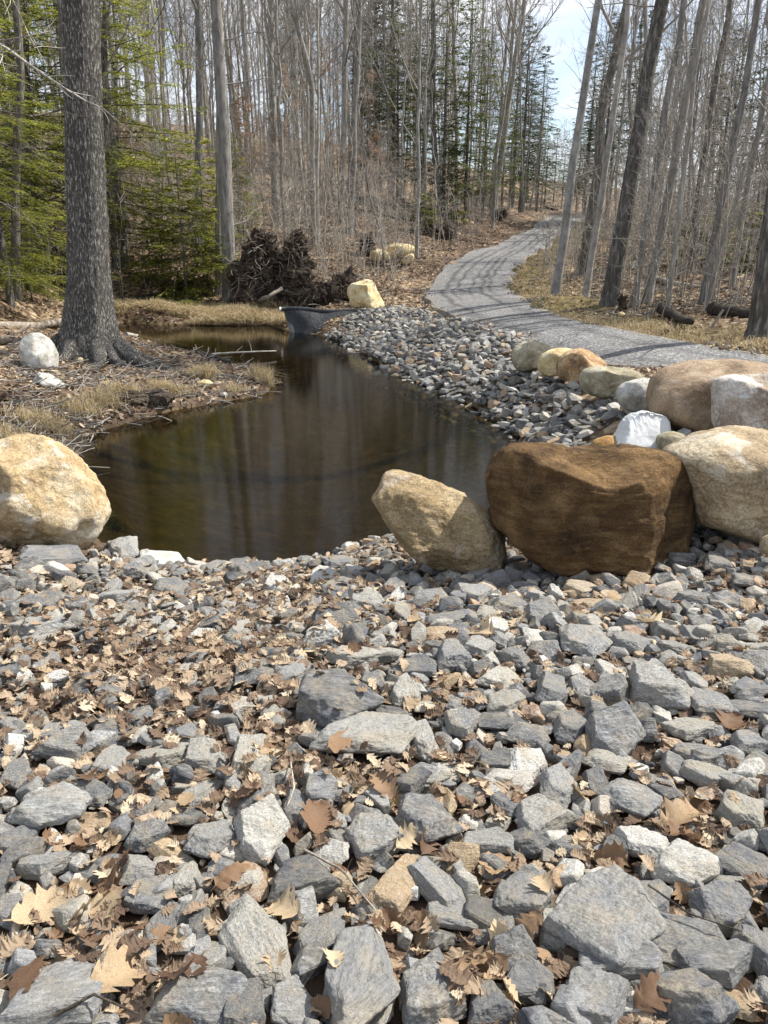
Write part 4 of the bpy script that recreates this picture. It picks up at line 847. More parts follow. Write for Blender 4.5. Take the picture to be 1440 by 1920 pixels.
# ------------------------------------------------------------------ evergreens
def evergreen(H, r0, seed, start=.12, nb=60, spread=.22, leaf=.10, per=1.0, droop=-.15, leafw=.35):
    rng = np.random.default_rng(seed); tm, cm, fm = MB(), MB(), MB(); t = np.linspace(0, 1, 12)
    tm.tube(np.stack([0 * t, 0 * t, t * H - .2], 1), r0 * (1 - t) ** .8 + .006, 8, True)
    fv = []
    for k in range(nb):
        q = start + (1 - start) * ((k + rng.uniform()) / nb); az = k * 2.4 + rng.normal() * .5; L = H * spread * (1 - q) ** .75 * rng.uniform(.6, 1.15) + .15
        b = np.array([0, 0, q * H]); el = .25 - .45 * (1 - q) + rng.normal() * .1
        Q, d = polyline(b, [math.cos(az) * math.cos(el), math.sin(az) * math.cos(el), math.sin(el)], L, 6, rng, .07, droop * .12); rd = max(.006, r0 * .18 * (1 - q) ** .5)
        cm.tube(Q, np.linspace(rd, .003, 7), 4, False)
        side = np.cross(Q[-1] - Q[0], [0, 0, 1]); side /= np.linalg.norm(side) + 1e-9; m = int(max(5, L / .16 * per))
        for j in range(m):
            u = rng.uniform(.18, 1.0) if j < m - 2 else 1.; i = min(int(u * 6), 5); p0 = Q[i] + (Q[i + 1] - Q[i]) * (u * 6 - i); sgn = 1 if j % 2 else -1; dl = (Q[-1] - Q[0]) / L
            d2 = dl * .75 + side * sgn * rng.uniform(.4, 1.) + [0, 0, rng.normal() * .12 - .05]; d2 /= np.linalg.norm(d2); l2 = L * .33 * (1.15 - u) * rng.uniform(.7, 1.3) + .18
            nsub = max(3, int(l2 / (leaf * .42))); s2 = np.cross(d2, [0, 0, 1]); s2 /= np.linalg.norm(s2) + 1e-9
            uu = np.linspace(.05, 1, nsub); c0 = p0 + d2 * (uu * l2)[:, None] + np.array([0, 0, -1]) * (uu ** 2 * l2 * .18)[:, None]
            for sg in (1, -1):
                dv = d2[None] * .7 + s2[None] * sg * .75 + rng.normal(size=(nsub, 3)) * .16; dv /= np.linalg.norm(dv, axis=1)[:, None]; ln = leaf * (1.15 - uu * .5) * rng.uniform(.6, 1.25, nsub)
                wv = np.cross(dv, [0, 0, 1.]) + rng.normal(size=(nsub, 3)) * .25; wv /= np.linalg.norm(wv, axis=1)[:, None]; tip = c0 + dv * ln[:, None]; mid = c0 + dv * (ln * .45)[:, None]; wd = wv * (ln * leafw * .5)[:, None]
                fv.append(np.stack([c0, mid + wd, tip, mid - wd], 1))
    A = np.concatenate(fv).reshape(-1, 3); fm.add(A, np.arange(len(A)).reshape(-1, 4)); return tm, cm, fm
EV = {}
def put_ever(key, args, loc, sc, rz, label, name='hemlock_tree', mat='hemlock', bark='bark_dark', group=None, lean=(0, 0)):
    if key not in EV:
        tm, cm, fm = evergreen(**args); r = empty(name, loc, rz); tag(r, label, 'tree', group); r.scale = (sc,) * 3; r.rotation_euler = (lean[1], lean[0], rz)
        tm.build('trunk', M[bark], r); cm.build('branches', M['twig_dark'], r); fm.build('foliage', M[mat], r); EV[key] = r; return r
    return dup(EV[key], loc, rz, sc, label, lean, group)
hA = dict(H=11, r0=.13, seed=1, start=.07, nb=130, spread=.33, leaf=.12, per=1.35, leafw=.34)
hB = dict(H=13, r0=.15, seed=2, start=.10, nb=140, spread=.30, leaf=.12, per=1.25, leafw=.34)
hS = dict(H=4.2, r0=.035, seed=3, start=.10, nb=80, spread=.36, leaf=.12, per=2.0, leafw=.42)
hF = dict(H=16, r0=.2, seed=4, start=.22, nb=150, spread=.21, leaf=.24, per=.75, leafw=.45)
def atP(px, py, Y): p = PY(px, py, Y); p[2] = float(height(np.array([p[0]]), np.array([p[1]]))[0]); return p
for i, (a, Y, sc, key, ar, lab) in enumerate([(-40,21,1.,'A',hA,'bright yellow green hemlock at the left edge of the picture'),(75,24,1.0,'B',hB,'bright hemlock left of the big oak trunk'),(235,26,1.1,'A',hA,'bright hemlock whose boughs show right of the big oak'),
   (165,30,1.15,'B',hB,'hemlock standing behind the big oak trunk'),(-20,30,1.2,'B',hB,'taller shaded hemlock far left'),(10,17,.62,'A',hA,'low hemlock with long thin boughs at the left edge')]):
    put_ever(key, ar, atP(a, 500, Y), sc, i * 1.7, lab)
for i, (a, b, Y, sc, lab) in enumerate([(345,495,23.5,1.05,'young bright hemlock right of the big oak, low boughs'),(388,500,25,1.,'young hemlock behind the straight grey trunk'),(305,500,25,.7,'smallest bright hemlock sapling beside the leaf litter'),(440,470,33,.9,'young hemlock just behind the uprooted stump'),(60,560,19,.5,'tiny hemlock sapling on the left bank')]):
    put_ever('S', hS, atP(a, b, Y), sc, i * 2.1, lab)
hM = dict(H=9.5, r0=.09, seed=6, start=.14, nb=110, spread=.27, leaf=.16, per=1.1, leafw=.4)
for i, (a, Y, sc, lab) in enumerate([(830,44,1.15,'mid green evergreen in the centre, left of the smooth pale trunk group'),(872,45,1.1,'mid green evergreen with wide low boughs left of the road crest'),(905,48,.95,'mid green evergreen at the edge of the road crest bank'),(785,49,1.1,'evergreen behind the smooth pale trunk'),(745,50,1.0,'evergreen left of the smooth pale trunk'),(940,56,.9,'evergreen closest to the road crest'),(690,48,.8,'small evergreen behind the leaning brown grey trunk')]):
    put_ever('M', hM, atP(a, 400, Y), sc, i * 1.3, lab, mat='midgreen')
for i, (a, Y, sc, lab) in enumerate([(735,60,1.25,'tall dark spruce behind the centre of the woods'),(705,66,1.2,'tall dark spruce left of centre, deep in the woods'),(975,70,.95,'dark pointed spruce left of the sky gap'),(1005,78,.9,'dark spruce bordering the sky gap on its left'),(1095,66,.78,'dark spruce right of the sky gap above the road'),(1125,60,.8,'dark spruce behind the leaning pale trunks'),
   (1180,50,.7,'dark spruce in the right hand woods behind the thickest trunk'),(1420,34,.7,'dark spruce at the right edge of the woods'),(560,80,1.2,'dark spruce behind the wavy twin stems'),(1340,45,.6,'lower dark spruce in the right hand woods')]):
    put_ever('F', hF, atP(a, 400, Y), sc, i * 1.9, lab, 'spruce_tree', 'spruce')
for i, (a, Y, sc) in enumerate([(985,88,.75),(1003,96,.6),(1020,84,.42),(1036,92,.45),(1052,86,.38),(1068,95,.5),(1080,80,.5),(1092,90,.62),(1108,82,.66),(960,84,.9)]):
    put_ever('F', hF, atP(a, 400, Y), sc, i * 1.9, 'dark spruce top in the row beyond the road crest, ' + ['second from the left', 'third from the left', 'fourth from the left', 'fifth from the left', 'lowest one in the middle', 'right of the lowest', 'below the sky gap, right part', 'third from the right end', 'at the right end', 'at the left end'][i], 'spruce_tree', 'spruce')
for i, (a, b, w, lab) in enumerate([(793,437,42,'little bushy evergreen left of the far root ball'),(838,418,52,'little pointed evergreen behind the far pale stones')]):
    g = G(a, b); put_ever('K', dict(H=1.4, r0=.02, seed=9, start=.02, nb=46, spread=.42, leaf=.13, per=2.4, leafw=.5), g, 1.5 if i else 1.2, i * 2., lab, 'hemlock_sapling')
for i, (a, b, Y) in enumerate([(1285,520,24),(1415,510,20),(1330,560,24)]):
    put_ever('K', None, atP(a, b, Y), 1.0 + .1 * i, i, ['low hemlock seedling under the right hand woods, left one', 'low hemlock seedling near the right edge', 'low hemlock seedling close behind the verge'][i], 'hemlock_sapling')
# beeches holding dry leaves
def beech(loc, H, seed, label, n=900):
    tm, cm = bare_tree(H, H * .006, seed, start=.2, nl=14, dens=.9, low=3, sides=6, flare=.2, wob=.03, tscale=1.3); V = np.concatenate(cm.v); r_ = np.random.default_rng(seed)
    V = V[(V[:, 2] > H * .15)]; c0 = V[r_.integers(0, len(V), n)] + r_.normal(size=(n, 3)) * .04; d = r_.normal(size=(n, 3)); d[:, 2] -= .8; d /= np.linalg.norm(d, axis=1)[:, None]; w = np.cross(d, r_.normal(size=(n, 3))); w /= np.linalg.norm(w, axis=1)[:, None]; l = r_.uniform(.05, .09, n)[:, None]
    A = np.stack([c0, c0 + d * l * .5 + w * l * .3, c0 + d * l, c0 + d * l * .5 - w * l * .3], 1).reshape(-1, 3); fm = MB(); fm.add(A, np.arange(len(A)).reshape(-1, 4))
    r = empty('beech_tree', loc); tag(r, label, 'tree'); tm.build('trunk', M['bark_pale'], r); cm.build('crown', M['twig'], r); fm.build('leaves', M['beech'], r)
for i, (a, b, Y, H_, lab) in enumerate([(450,440,34,5,'young beech with dry tan leaves left of the uprooted stump top'),(545,420,37,6,'young beech with dry tan leaves behind the uprooted stump'),(620,410,40,6.5,'young beech with tan leaves right of the wavy twin stems'),(680,400,42,6,'young beech with tan leaves behind the leaning grey brown trunk'),(260,470,30,4,'young beech with tan leaves on the hillside right of the oak'),(480,430,38,4.5,'low beech with dry leaves on the slope above the stump'),(700,420,38,3.5,'small beech holding few tan leaves above the pale cluster')]):
    beech(atP(a, b, Y), H_, 900 + i, lab, 1100)

# ------------------------------------------------------------------ leaves, litter, grass, sticks
def oak_leaf(seed, L=1., stations=15, simple=False):
    r = np.random.default_rng(seed)
    if simple: t = np.array([0, .3, .65, 1]); hw = np.array([.03, .26, .30, .02])
    else:
        t = np.array([0, .14, .2, .27, .33, .38, .45, .52, .57, .64, .71, .76, .82, .9, .95, 1.]); hw = np.array([.012, .014, .11, .25, .24, .16, .32, .40, .21, .31, .40, .22, .26, .28, .16, .02]) * r.uniform(.85, 1.12, 16)
    if not simple and seed % 3 == 2: hw = .26 * np.sin(np.clip(t * .96 + .03, 0, 1) * math.pi) ** .8 * r.uniform(.85, 1.1, len(t)); hw[:2] = .012
    hl = hw * r.uniform(.8, 1.2, len(t)); hr = hw * r.uniform(.8, 1.2, len(t)); sh = np.where(hw > .2, .07, 0)
    cu, cv, tw = r.uniform(.1, 1.1) * r.choice([1, 1, -.6]), r.uniform(-.7, .7), r.uniform(-.5, .5)
    V = []
    for i in range(len(t)):
        for x in (-hl[i], -hl[i] * .45, 0, hr[i] * .45, hr[i]):
            yy = t[i] - .5 + (sh[i] * abs(x) / max(hw[i], .01)); z = cu * x * x * 1.6 + cv * (t[i] - .5) ** 2 + tw * x * (t[i] - .5) + (.022 * r.normal() if abs(x) > 0 else -.015); V.append((x, yy, z))
    F4 = [[i * 5 + j, i * 5 + j + 1, i * 5 + j + 6, i * 5 + j + 5] for i in range(len(t) - 1) for j in range(4)]
    return np.array(V) * L, np.array(F4)
# height map of everything already lying in the foreground
HX0, HX1, HY0, HY1, HS_ = -3.6, 5.0, .6, 7.4, .02
nxh, nyh = int((HX1 - HX0) / HS_), int((HY1 - HY0) / HS_); HXg, HYg = np.meshgrid(HX0 + (np.arange(nxh) + .5) * HS_, HY0 + (np.arange(nyh) + .5) * HS_)
GRD = height(HXg, HYg); HM = GRD.copy()
def stamp(V):
    i = ((V[:, 0] - HX0) / HS_).astype(int); j = ((V[:, 1] - HY0) / HS_).astype(int); ok = (i >= 0) & (i < nxh) & (j >= 0) & (j < nyh); np.maximum.at(HM, (j[ok], i[ok]), V[ok, 2])
bpy.context.view_layer.update()
for o in list(S.objects):
    if o.type == 'MESH' and o.parent is None and (o.name.startswith('stone') or o.name.startswith('boulder')):
        n_ = len(o.data.vertices); a_ = np.empty(n_ * 3, np.float32); o.data.vertices.foreach_get('co', a_); Mw = np.array(o.matrix_world); stamp(a_.reshape(-1, 3) @ Mw[:3, :3].T + Mw[:3, 3])
HMd = HM - GRD
def hm(x, y):
    i = np.clip(((np.asarray(x) - HX0) / HS_).astype(int), 0, nxh - 1); j = np.clip(((np.asarray(y) - HY0) / HS_).astype(int), 0, nyh - 1); return HM[j, i], GRD[j, i]
LV = []
for k in range(14):
    V, Fc = oak_leaf(k); mb = MB(); mb.add(V, Fc); LV.append(mb.mesh('oak_leaf', M['leaf']))
def fit(x, y, L, az, r):
    c, s_ = math.cos(az), math.sin(az); o = .33 * L; pts = [(x, y), (x - s_ * o, y + c * o), (x + s_ * o, y - c * o), (x + c * o * .7, y + s_ * o * .7), (x - c * o * .7, y - s_ * o * .7)]
    z, g = hm([p[0] for p in pts], [p[1] for p in pts]); z = np.minimum(z, z.min() + .05)
    ty = (z[1] - z[2]) / (2 * o); tx = (z[3] - z[4]) / (1.4 * o); return z.mean() + .004, math.atan(np.clip(ty, -1, 1)), -math.atan(np.clip(tx, -1, 1)), z[0] - g[0]
rl = np.random.default_rng(77)
HL = [(865,1800,130,'largest lobed oak leaf, orange tan, bottom row right of centre'),(930,1810,70,0),(205,1650,90,'broad tan oak leaf beside two dark stones, lower left'),(195,1690,110,0),(215,1830,130,'big pale oak leaf at the lower left corner of the stones'),(60,1700,110,0),(110,1215,60,'yellow oak leaf lying open on the litter at the left'),(460,1490,60,0),
  (590,1540,90,'brown curled oak leaf between grey stones in the centre'),(1270,1530,100,'broad brown oak leaf in the lower right'),(1300,1560,80,0),(1150,1130,50,0),(1225,1175,70,0),(905,1190,75,'pale yellow oak leaf lying among grey stones right of centre'),(975,1170,60,0),(1370,1350,70,'pale oak leaf near the right edge'),(540,1710,90,0),(430,1640,80,0),(700,1750,70,0),
  (930,1620,80,0),(1140,1600,70,0),(800,1580,60,0),(50,1850,120,0),(330,1850,100,0),(250,1740,90,0),(1215,1880,90,'dark brown leaf between the bottom stones, right'),(1020,1680,50,0),(155,1580,70,0),(165,1460,50,0),(640,1400,80,0),(725,1480,70,0),(350,1500,60,0)]
nl_ = 0
def put_leaf(x, y, L, label, lift=0):
    global nl_
    az = rl.uniform(0, 6.28); z, ax, ay, dz = fit(x, y, L, az, rl); o = bpy.data.objects.new('oak_leaf', LV[int(rl.integers(14))]); COL.objects.link(o); o.location = (x, y, z + lift); o.scale = (L, L, L)
    o.rotation_euler = (ax + rl.normal() * .15, ay + rl.normal() * .15, az); tag(o, label, 'leaf', 'dry oak leaves on the stones'); nl_ += 1
SA_ = np.array([(o.location.x, o.location.y, o['tone']) for o in S.objects if o.get('category') == 'stone'])
def leaf_label(px, py):
    g = G(px, py, .03); k = int(np.argmin(np.hypot(SA_[:, 0] - g[0], SA_[:, 1] - g[1]))); return 'dry leaf by a %s stone, %s' % (tonew(SA_[k, 2]), place_words(px, py, 1))
for a, b, w, lab in HL:
    g = G(a, b, .04); put_leaf(g[0], g[1], w * depth(g) / F * 1.05, lab or leaf_label(a, b), .01)
tr_ = 0
while nl_ < 210 and tr_ < 9000:
    tr_ += 1; px, py = rl.uniform(-40, 1480), 1100 + 850 * rl.uniform(); g = G(px, py, .03); z, gg = hm([g[0]], [g[1]])
    if in_bould(g[0], g[1]) or not inside(np.array([g[0]]), np.array([g[1]]), FGP)[0]: continue
    if z[0] - gg[0] > .04 and rl.uniform() < .88 - .5 * leafiness(px, py): continue
    if rl.uniform() > .35 + leafiness(px, py): continue
    put_leaf(g[0], g[1], rl.uniform(.05, .095), leaf_label(px, py), -.006)
# loose litter between the stones
def scatter_leaves(mb, X_, Y_, Z_, L_, rg, simple=True, tilt=.5):
    libs = [oak_leaf(900 + k, 1., 9, simple) for k in range(10)]
    for k in range(10):
        idx = np.arange(k, len(X_), 10)
        if not len(idx): continue
        V, Fc = libs[k]; m = len(idx); az = rg.uniform(0, 6.28, m); tx = rg.normal(size=m) * tilt; ty = rg.normal(size=m) * tilt; L = L_[idx]
        P = np.repeat(V[None], m, 0) * L[:, None, None]
        ca, sa = np.cos(tx)[:, None], np.sin(tx)[:, None]; y_, z_ = P[..., 1] * ca - P[..., 2] * sa, P[..., 1] * sa + P[..., 2] * ca; x_ = P[..., 0]
        cb, sb_ = np.cos(ty)[:, None], np.sin(ty)[:, None]; x_, z_ = x_ * cb + z_ * sb_, -x_ * sb_ + z_ * cb
        cc, ss = np.cos(az)[:, None], np.sin(az)[:, None]; x_, y_ = x_ * cc - y_ * ss, x_ * ss + y_ * cc
        Q = np.stack([x_ + X_[idx][:, None], y_ + Y_[idx][:, None], z_ + Z_[idx][:, None]], -1).reshape(-1, 3)
        Fa = (Fc[None] + (np.arange(m) * len(V))[:, None, None]).reshape(-1, 4); mb.add(Q, Fa)
lm = MB(); rg = np.random.default_rng(31); N = 60000; x = rg.uniform(HX0, HX1, N); y = rg.uniform(HY0, 6.4, N); z, g = hm(x, y); px, py, dp = proj(x, y, z)
lf = np.zeros(N)
for c, s_ in LEAFZONE: lf = np.maximum(lf, np.exp(-((px - c[0]) / s_[0]) ** 2 - ((py - c[1]) / s_[1]) ** 2))
ins_ = inside(x, y, FGP) & (px > -60) & (px < 1500) & (py < 1990) & (g > .02)
low = (z - g) < .035; keep = ins_ & ((low & (rg.uniform(size=N) < .60 + .4 * lf)) | (rg.uniform(size=N) < lf * .40))
x, y, z, lf_ = x[keep], y[keep], z[keep], lf[keep]; L = rg.uniform(.022, .075, len(x)) * (1 + .3 * lf_)
scatter_leaves(lm, x, y, z + rg.uniform(0, .012, len(x)) , L, rg, False, .38)
print('fg litter', len(x))
o = lm.build('leaf_litter', M['litter'], smooth=False); tag(o, 'broken dry brown leaf litter filling the gaps between the foreground stones', 'leaf litter', kind='stuff')
# forest litter
lm = MB(); N = 120000; u = rg.uniform(size=N); y = 4 + 44 * u ** 1.25; x = rg.uniform(-.58, .58, N) * (y + 2); z = height(x, y); px, py, dp = proj(x, y, z)
pdn = dist_seg(x, y, POND); pi_ = inside(x, y, POND); rdn = road_d(x, y); rip = inside(x, y, BKP) | inside(x, y, FGP)
rs_ = x > np.interp(y, RC[:, 1][np.argsort(RC[:, 1])], RC[:, 0][np.argsort(RC[:, 1])])
keep = ~pi_ & (z > .03) & (rdn > -.45 * rg.uniform(size=N) ** 3) & ~rip & (px > -40) & (px < 1480) & (py > 300); nn_ = fbm2(x, y, .7, 3, 44)
keep &= rg.uniform(size=N) < np.clip(.75 + .6 * nn_ - .45 * (rs_ & (rdn < 1.6)), .15, 1); x, y, z = x[keep], y[keep], z[keep]
scatter_leaves(lm, x, y, z + .015, rg.uniform(.04, .085, len(x)) * (1 + y / 40), rg, True, .45); print('forest litter', len(x))
o = lm.build('fallen_leaves', M['litter'], smooth=False); tag(o, 'tan fallen leaves covering the banks and the forest floor', 'leaf litter', kind='stuff')
# grass
def blades(mb, X_, Y_, Z_, Hh, W_, rg, lean=.6):
    n = len(X_); a = rg.uniform(0, 6.28, n); l = np.abs(rg.normal(size=n)) * lean; dx, dy = np.cos(a) * l, np.sin(a) * l; b = rg.uniform(0, 6.28, n); wx, wy = np.cos(b) * W_, np.sin(b) * W_
    B = np.stack([X_, Y_, Z_], 1); m = B + np.stack([dx * Hh * .4, dy * Hh * .4, Hh * .65], 1); t = B + np.stack([dx * Hh, dy * Hh, Hh * (1 - .35 * np.minimum(l, 1.6))], 1); w = np.stack([wx, wy, 0 * wx], 1)
    A = np.stack([B - w, B + w, m + w * .8, m - w * .8, m - w * .8, m + w * .8, t + w * .15, t - w * .15], 1).reshape(-1, 3); mb.add(A, np.arange(len(A)).reshape(-1, 4))
gm = MB()
def tuft(px, py, n, spr, h, green=False, mb=None):
    g = G(px, py); x = g[0] + rg.normal(size=n) * spr; y = g[1] + rg.normal(size=n) * spr * .7; z = height(x, y); blades(mb or gm, x, y, z, rg.uniform(.5, 1.1, n) * h, .0035 + .0000 * n, rg, .8)
for a, b, n_t, sp_t, h_t in [(80,800,450,.13,.20),(50,790,200,.12,.18),(120,820,250,.10,.18),(230,745,500,.12,.22),(190,760,400,.12,.22),(260,750,300,.12,.2),(305,738,500,.08,.22),(380,718,450,.08,.24),(395,712,200,.05,.25),(490,715,500,.08,.3),(500,722,200,.05,.25),(150,775,400,.12,.2),(340,740,250,.1,.16),(440,735,200,.1,.14),(20,830,300,.12,.2)]: tuft(a, b, n_t, sp_t, h_t)
N = 26000; px = rg.uniform(215, 540, N); py = rg.uniform(566, 606, N); 
gb = np.array([G(a, b) for a, b in [(215,600),(540,615),(540,572),(215,566)]]); u = rg.uniform(size=(N, 2)); p_ = (gb[0] * (1 - u[:, :1]) + gb[1] * u[:, :1]) * (1 - u[:, 1:]) + (gb[3] * (1 - u[:, :1]) + gb[2] * u[:, :1]) * u[:, 1:]; x, y = p_[:, 0], p_[:, 1]
ok = ~inside(x, y, POND) & (fbm2(x, y, 1.2, 3, 6) > -.25); x, y = x[ok], y[ok]; blades(gm, x, y, height(x, y), rg.uniform(.10, .34, len(x)), .008, rg, 1.3)
N = 60000; k = rg.integers(0, NR, N); of = np.abs(rg.normal(size=N)) * .7 + .05; x = RER[k, 0] + rg.normal(size=N) * .1; y = RER[k, 1] + rg.normal(size=N) * .15; nrm_ = (RER - REL); nrm_ /= np.hypot(nrm_[:, 0], nrm_[:, 1])[:, None]; x += nrm_[k, 0] * of; y += nrm_[k, 1] * of
ok = (y < 40) & (rg.uniform(size=N) < np.clip(.5 + fbm2(x, y, 1.2, 3, 16), .1, 1)) & (road_d(x, y) > .03); x, y = x[ok], y[ok]; blades(gm, x, y, height(x, y), rg.uniform(.03, .13, len(x)), .005, rg, 1.3)
o = gm.build('dry_grass', M['grass'], smooth=False); tag(o, 'straw coloured dead grass on the banks and road verge', 'grass', kind='stuff')
gg_ = MB(); tuft(207, 985, 250, .05, .11, mb=gg_); o = gg_.build('green_grass', M['green'], smooth=False); tag(o, 'small fresh green grass tuft beside the left tan boulder at the water', 'grass', kind='stuff')
# brush thicket in the woods
bmh = MB(); N = 0
for _ in range(9000):
    y = 13 + 40 * rg.uniform(); x = rg.uniform(-.58, .58) * (y + 2); px, py, _d = proj(x, y, 1.)
    if N >= 2600: break
    if not okspot(x, y, .9) or (y < 20 and px < 1150): continue
    z = float(hland(np.array([x]), np.array([y]))[0]); h_ = rg.uniform(.7, 3.6) ; d = [rg.normal() * .12 + (.1 if px > 1085 else 0), rg.normal() * .12, 1]
    Q, _ = polyline((x, y, z - .05), d, h_, 5, rg, .07, .02); r_b = .005 + .0035 * h_; bmh.tube(Q, np.linspace(r_b, .003, 6), 3, False); N += 1
    for j in range(int(4 + 3 * h_)):
        q_ = rg.integers(1, 5); Q2, _ = polyline(Q[q_] + (Q[q_ + 1] - Q[q_]) * rg.uniform(), [rg.normal(), rg.normal(), rg.uniform(0, .9)], h_ * rg.uniform(.12, .32), 3, rg, .25, .08); bmh.tube(Q2, np.linspace(r_b * .5, .002, 4), 3, False)
o = bmh.build('undergrowth', M['twig'], smooth=True); tag(o, 'thin leafless brush and twigs under the trees', 'undergrowth', kind='stuff')

# sticks and logs
def log(name, pts, r0, r1, mat, label, cat='log', k=10, branches=0, seed=0, lift=0, ends=True):
    r = np.random.default_rng(seed); W_ = []
    for p in pts:
        if len(p) == 2: g = G(*p); W_.append(g + [0, 0, r0 * .7 + lift])
        else: W_.append(np.array(p, float))
    W_ = resample(W_, 14); W_ = W_ + r.normal(size=W_.shape) * r0 * .10; o0 = W_[0].copy(); mb = MB(); mb.tube(W_ - o0, np.linspace(r0, r1, 14) * (1 + .08 * r.normal(size=14)), k, True)
    for _ in range(branches):
        i = r.integers(3, 13); Q, _q = polyline(W_[i] - o0, r.normal(size=3) + [0, 0, .5], r0 * r.uniform(5, 14), 3, r, .15); mb.tube(Q, np.linspace(r0 * .3, r0 * .08, 4), 4, False)
    o = mb.build(name, M[mat]); o.location = o0; tag(o, label, cat); return o
M['log_pale'] = bark_mat('weathered_wood', (.14, .12, .10), (.30, .26, .215), (.44, .40, .35), 1.2, .4, .2, (6, 14, 14))
M['log_dark'] = bark_mat('wet_dark_wood', (.02, .017, .014), (.055, .045, .036), (.11, .095, .08), 1.2, .6, .1, (6, 14, 14))
M['root'] = bark_mat('root_bark', (.06, .045, .035), (.14, .11, .085), (.26, .215, .17), 1.2, .6, .1, (8, 8, 8))
M['birch'] = bark_mat('white_birch_wood', (.22, .20, .175), (.42, .40, .36), (.60, .58, .54), .8, .2, .2, (16, 6, 6))
log('fallen_log', [(-60,614),(60,618),(122,607)], .085, .07, 'log_pale', 'smooth tan fallen log ending behind the big oak')
log('fallen_log', [(-40,648),(50,644),(110,650)], .06, .04, 'log_dark', 'dark half buried log behind the egg shaped boulder')
log('fallen_log', [(222,570),(280,562),(335,549)], .10, .06, 'log_dark', 'dark wet log right of the big oak, on the far bank')
log('fallen_log', [(330,549),(360,535),(395,528)], .09, .05, 'log_dark', 'dark log end leaning up toward the second trunk', branches=3)
log('birch_branch', [(236,630),(290,640),(345,652),(392,662)], .055, .03, 'birch', 'white peeling branch running from the oak to the water', 'branch', branches=5, seed=2)
log('birch_branch', [PZ(398,664,.05),PZ(440,661,.10),PZ(480,659,.12),PZ(518,658,.10)], .022, .010, 'birch', 'thin white branch tip sticking out over the pond', 'branch', branches=3, seed=5)
log('fallen_log', [(372,668),(405,678),(436,688)], .07, .05, 'log_dark', 'short dark log at the tip of the peninsula', branches=1)
log('fallen_log', [(478,572),PY(503,556,21.6),PY(528,541,22)], .075, .05, 'log_pale', 'pale broken log leaning on the uprooted stump', seed=4)
log('stick', [(-20,706),(60,722),(165,742)], .012, .008, 'log_pale', 'long thin pale stick crossing in front of the white rock', 'stick', 6, 2)
log('stick', [(110,704),(150,708),(210,690)], .014, .008, 'log_pale', 'crooked stick on the soil below the oak', 'stick', 6, 4, 7)
log('stick', [(-10,806),(40,812),(110,832)], .016, .008, 'log_pale', 'stick lying behind the left tan boulder', 'stick', 6, 2, 8)
log('stick', [(470,455+120),(430,572),(400,575)], .02, .01, 'log_dark', 'dark stick on the straw bank', 'stick', 6, 2, 9)
log('fallen_log', [(1238,585),(1265,600),(1292,612)], .09, .06, 'log_dark', 'dark short log close to the verge on the right')
log('fallen_log', [(1335,588),(1375,594),(1420,600)], .11, .08, 'log_dark', 'dark log by the thick dark trunk at the right edge')
log('fallen_log', [(1205,520),(1255,534),(1310,545)], .08, .05, 'log_pale', 'long grey log on the floor of the right hand woods', branches=3)
log('fallen_log', [(1180,505),(1230,497),(1290,507)], .07, .04, 'log_pale', 'grey bent log farther back in the right hand woods', branches=4, seed=3)
log('fallen_log', [(664,398),(700,404),(742,413)], .14, .10, 'log_dark', 'brown log lying across the slope above the pale cluster')
log('fallen_log', [(975,376),(1005,384),(1045,396)], .10, .07, 'log_dark', 'dark log on the bank beside the road crest', branches=3)
log('fallen_log', [(870,392),(905,396),(945,398)], .10, .06, 'log_dark', 'dark log left of the road crest trunk pair')
log('stake', [G(1332,617),G(1332,617)+np.array([.15,0,.28])], .022, .02, 'log_pale', 'short pale stake leaning on the right verge', 'stake', 6)
log('stick', [(1026,502),(1045,503),(1060,505)], .05, .03, 'log_pale', 'short pale branch lying on the mossy verge', 'stick', 6, 1)
for i, (p, r_b, lab) in enumerate([([(570,1582),(640,1640),(722,1708)], .0035, 'long straw coloured stem across the stones, bottom centre'),([(545,1430),(552,1480),(540,1530)], .003, 'thin upright brown twig left of the centre stones'),([(20,1290),(70,1275),(120,1270)], .006, 'dark twig on the litter at the left'),
  ([(180,1180),(240,1165),(330,1140)], .008, 'brown stick crossing the litter near the pond edge, left'),([(190,1215),(198,1240),(196,1265)], .004, 'thin dark twig on the litter, left'),([(1210,1690),(1290,1730),(1390,1760)], .003, 'thin curved twig on the lower right stones'),([(100,1915),(180,1885),(260,1900)], .004, 'dark curved twig at the bottom left')]):
    W_ = []
    for a, b in p: g = G(a, b, .05); W_.append((g[0], g[1], float(hm([g[0]], [g[1]])[0][0]) + .02))
    log('twig', W_, r_b, r_b * .6, 'log_pale' if i in (0, 1) else 'log_dark', lab, 'twig', 5, 2, i)
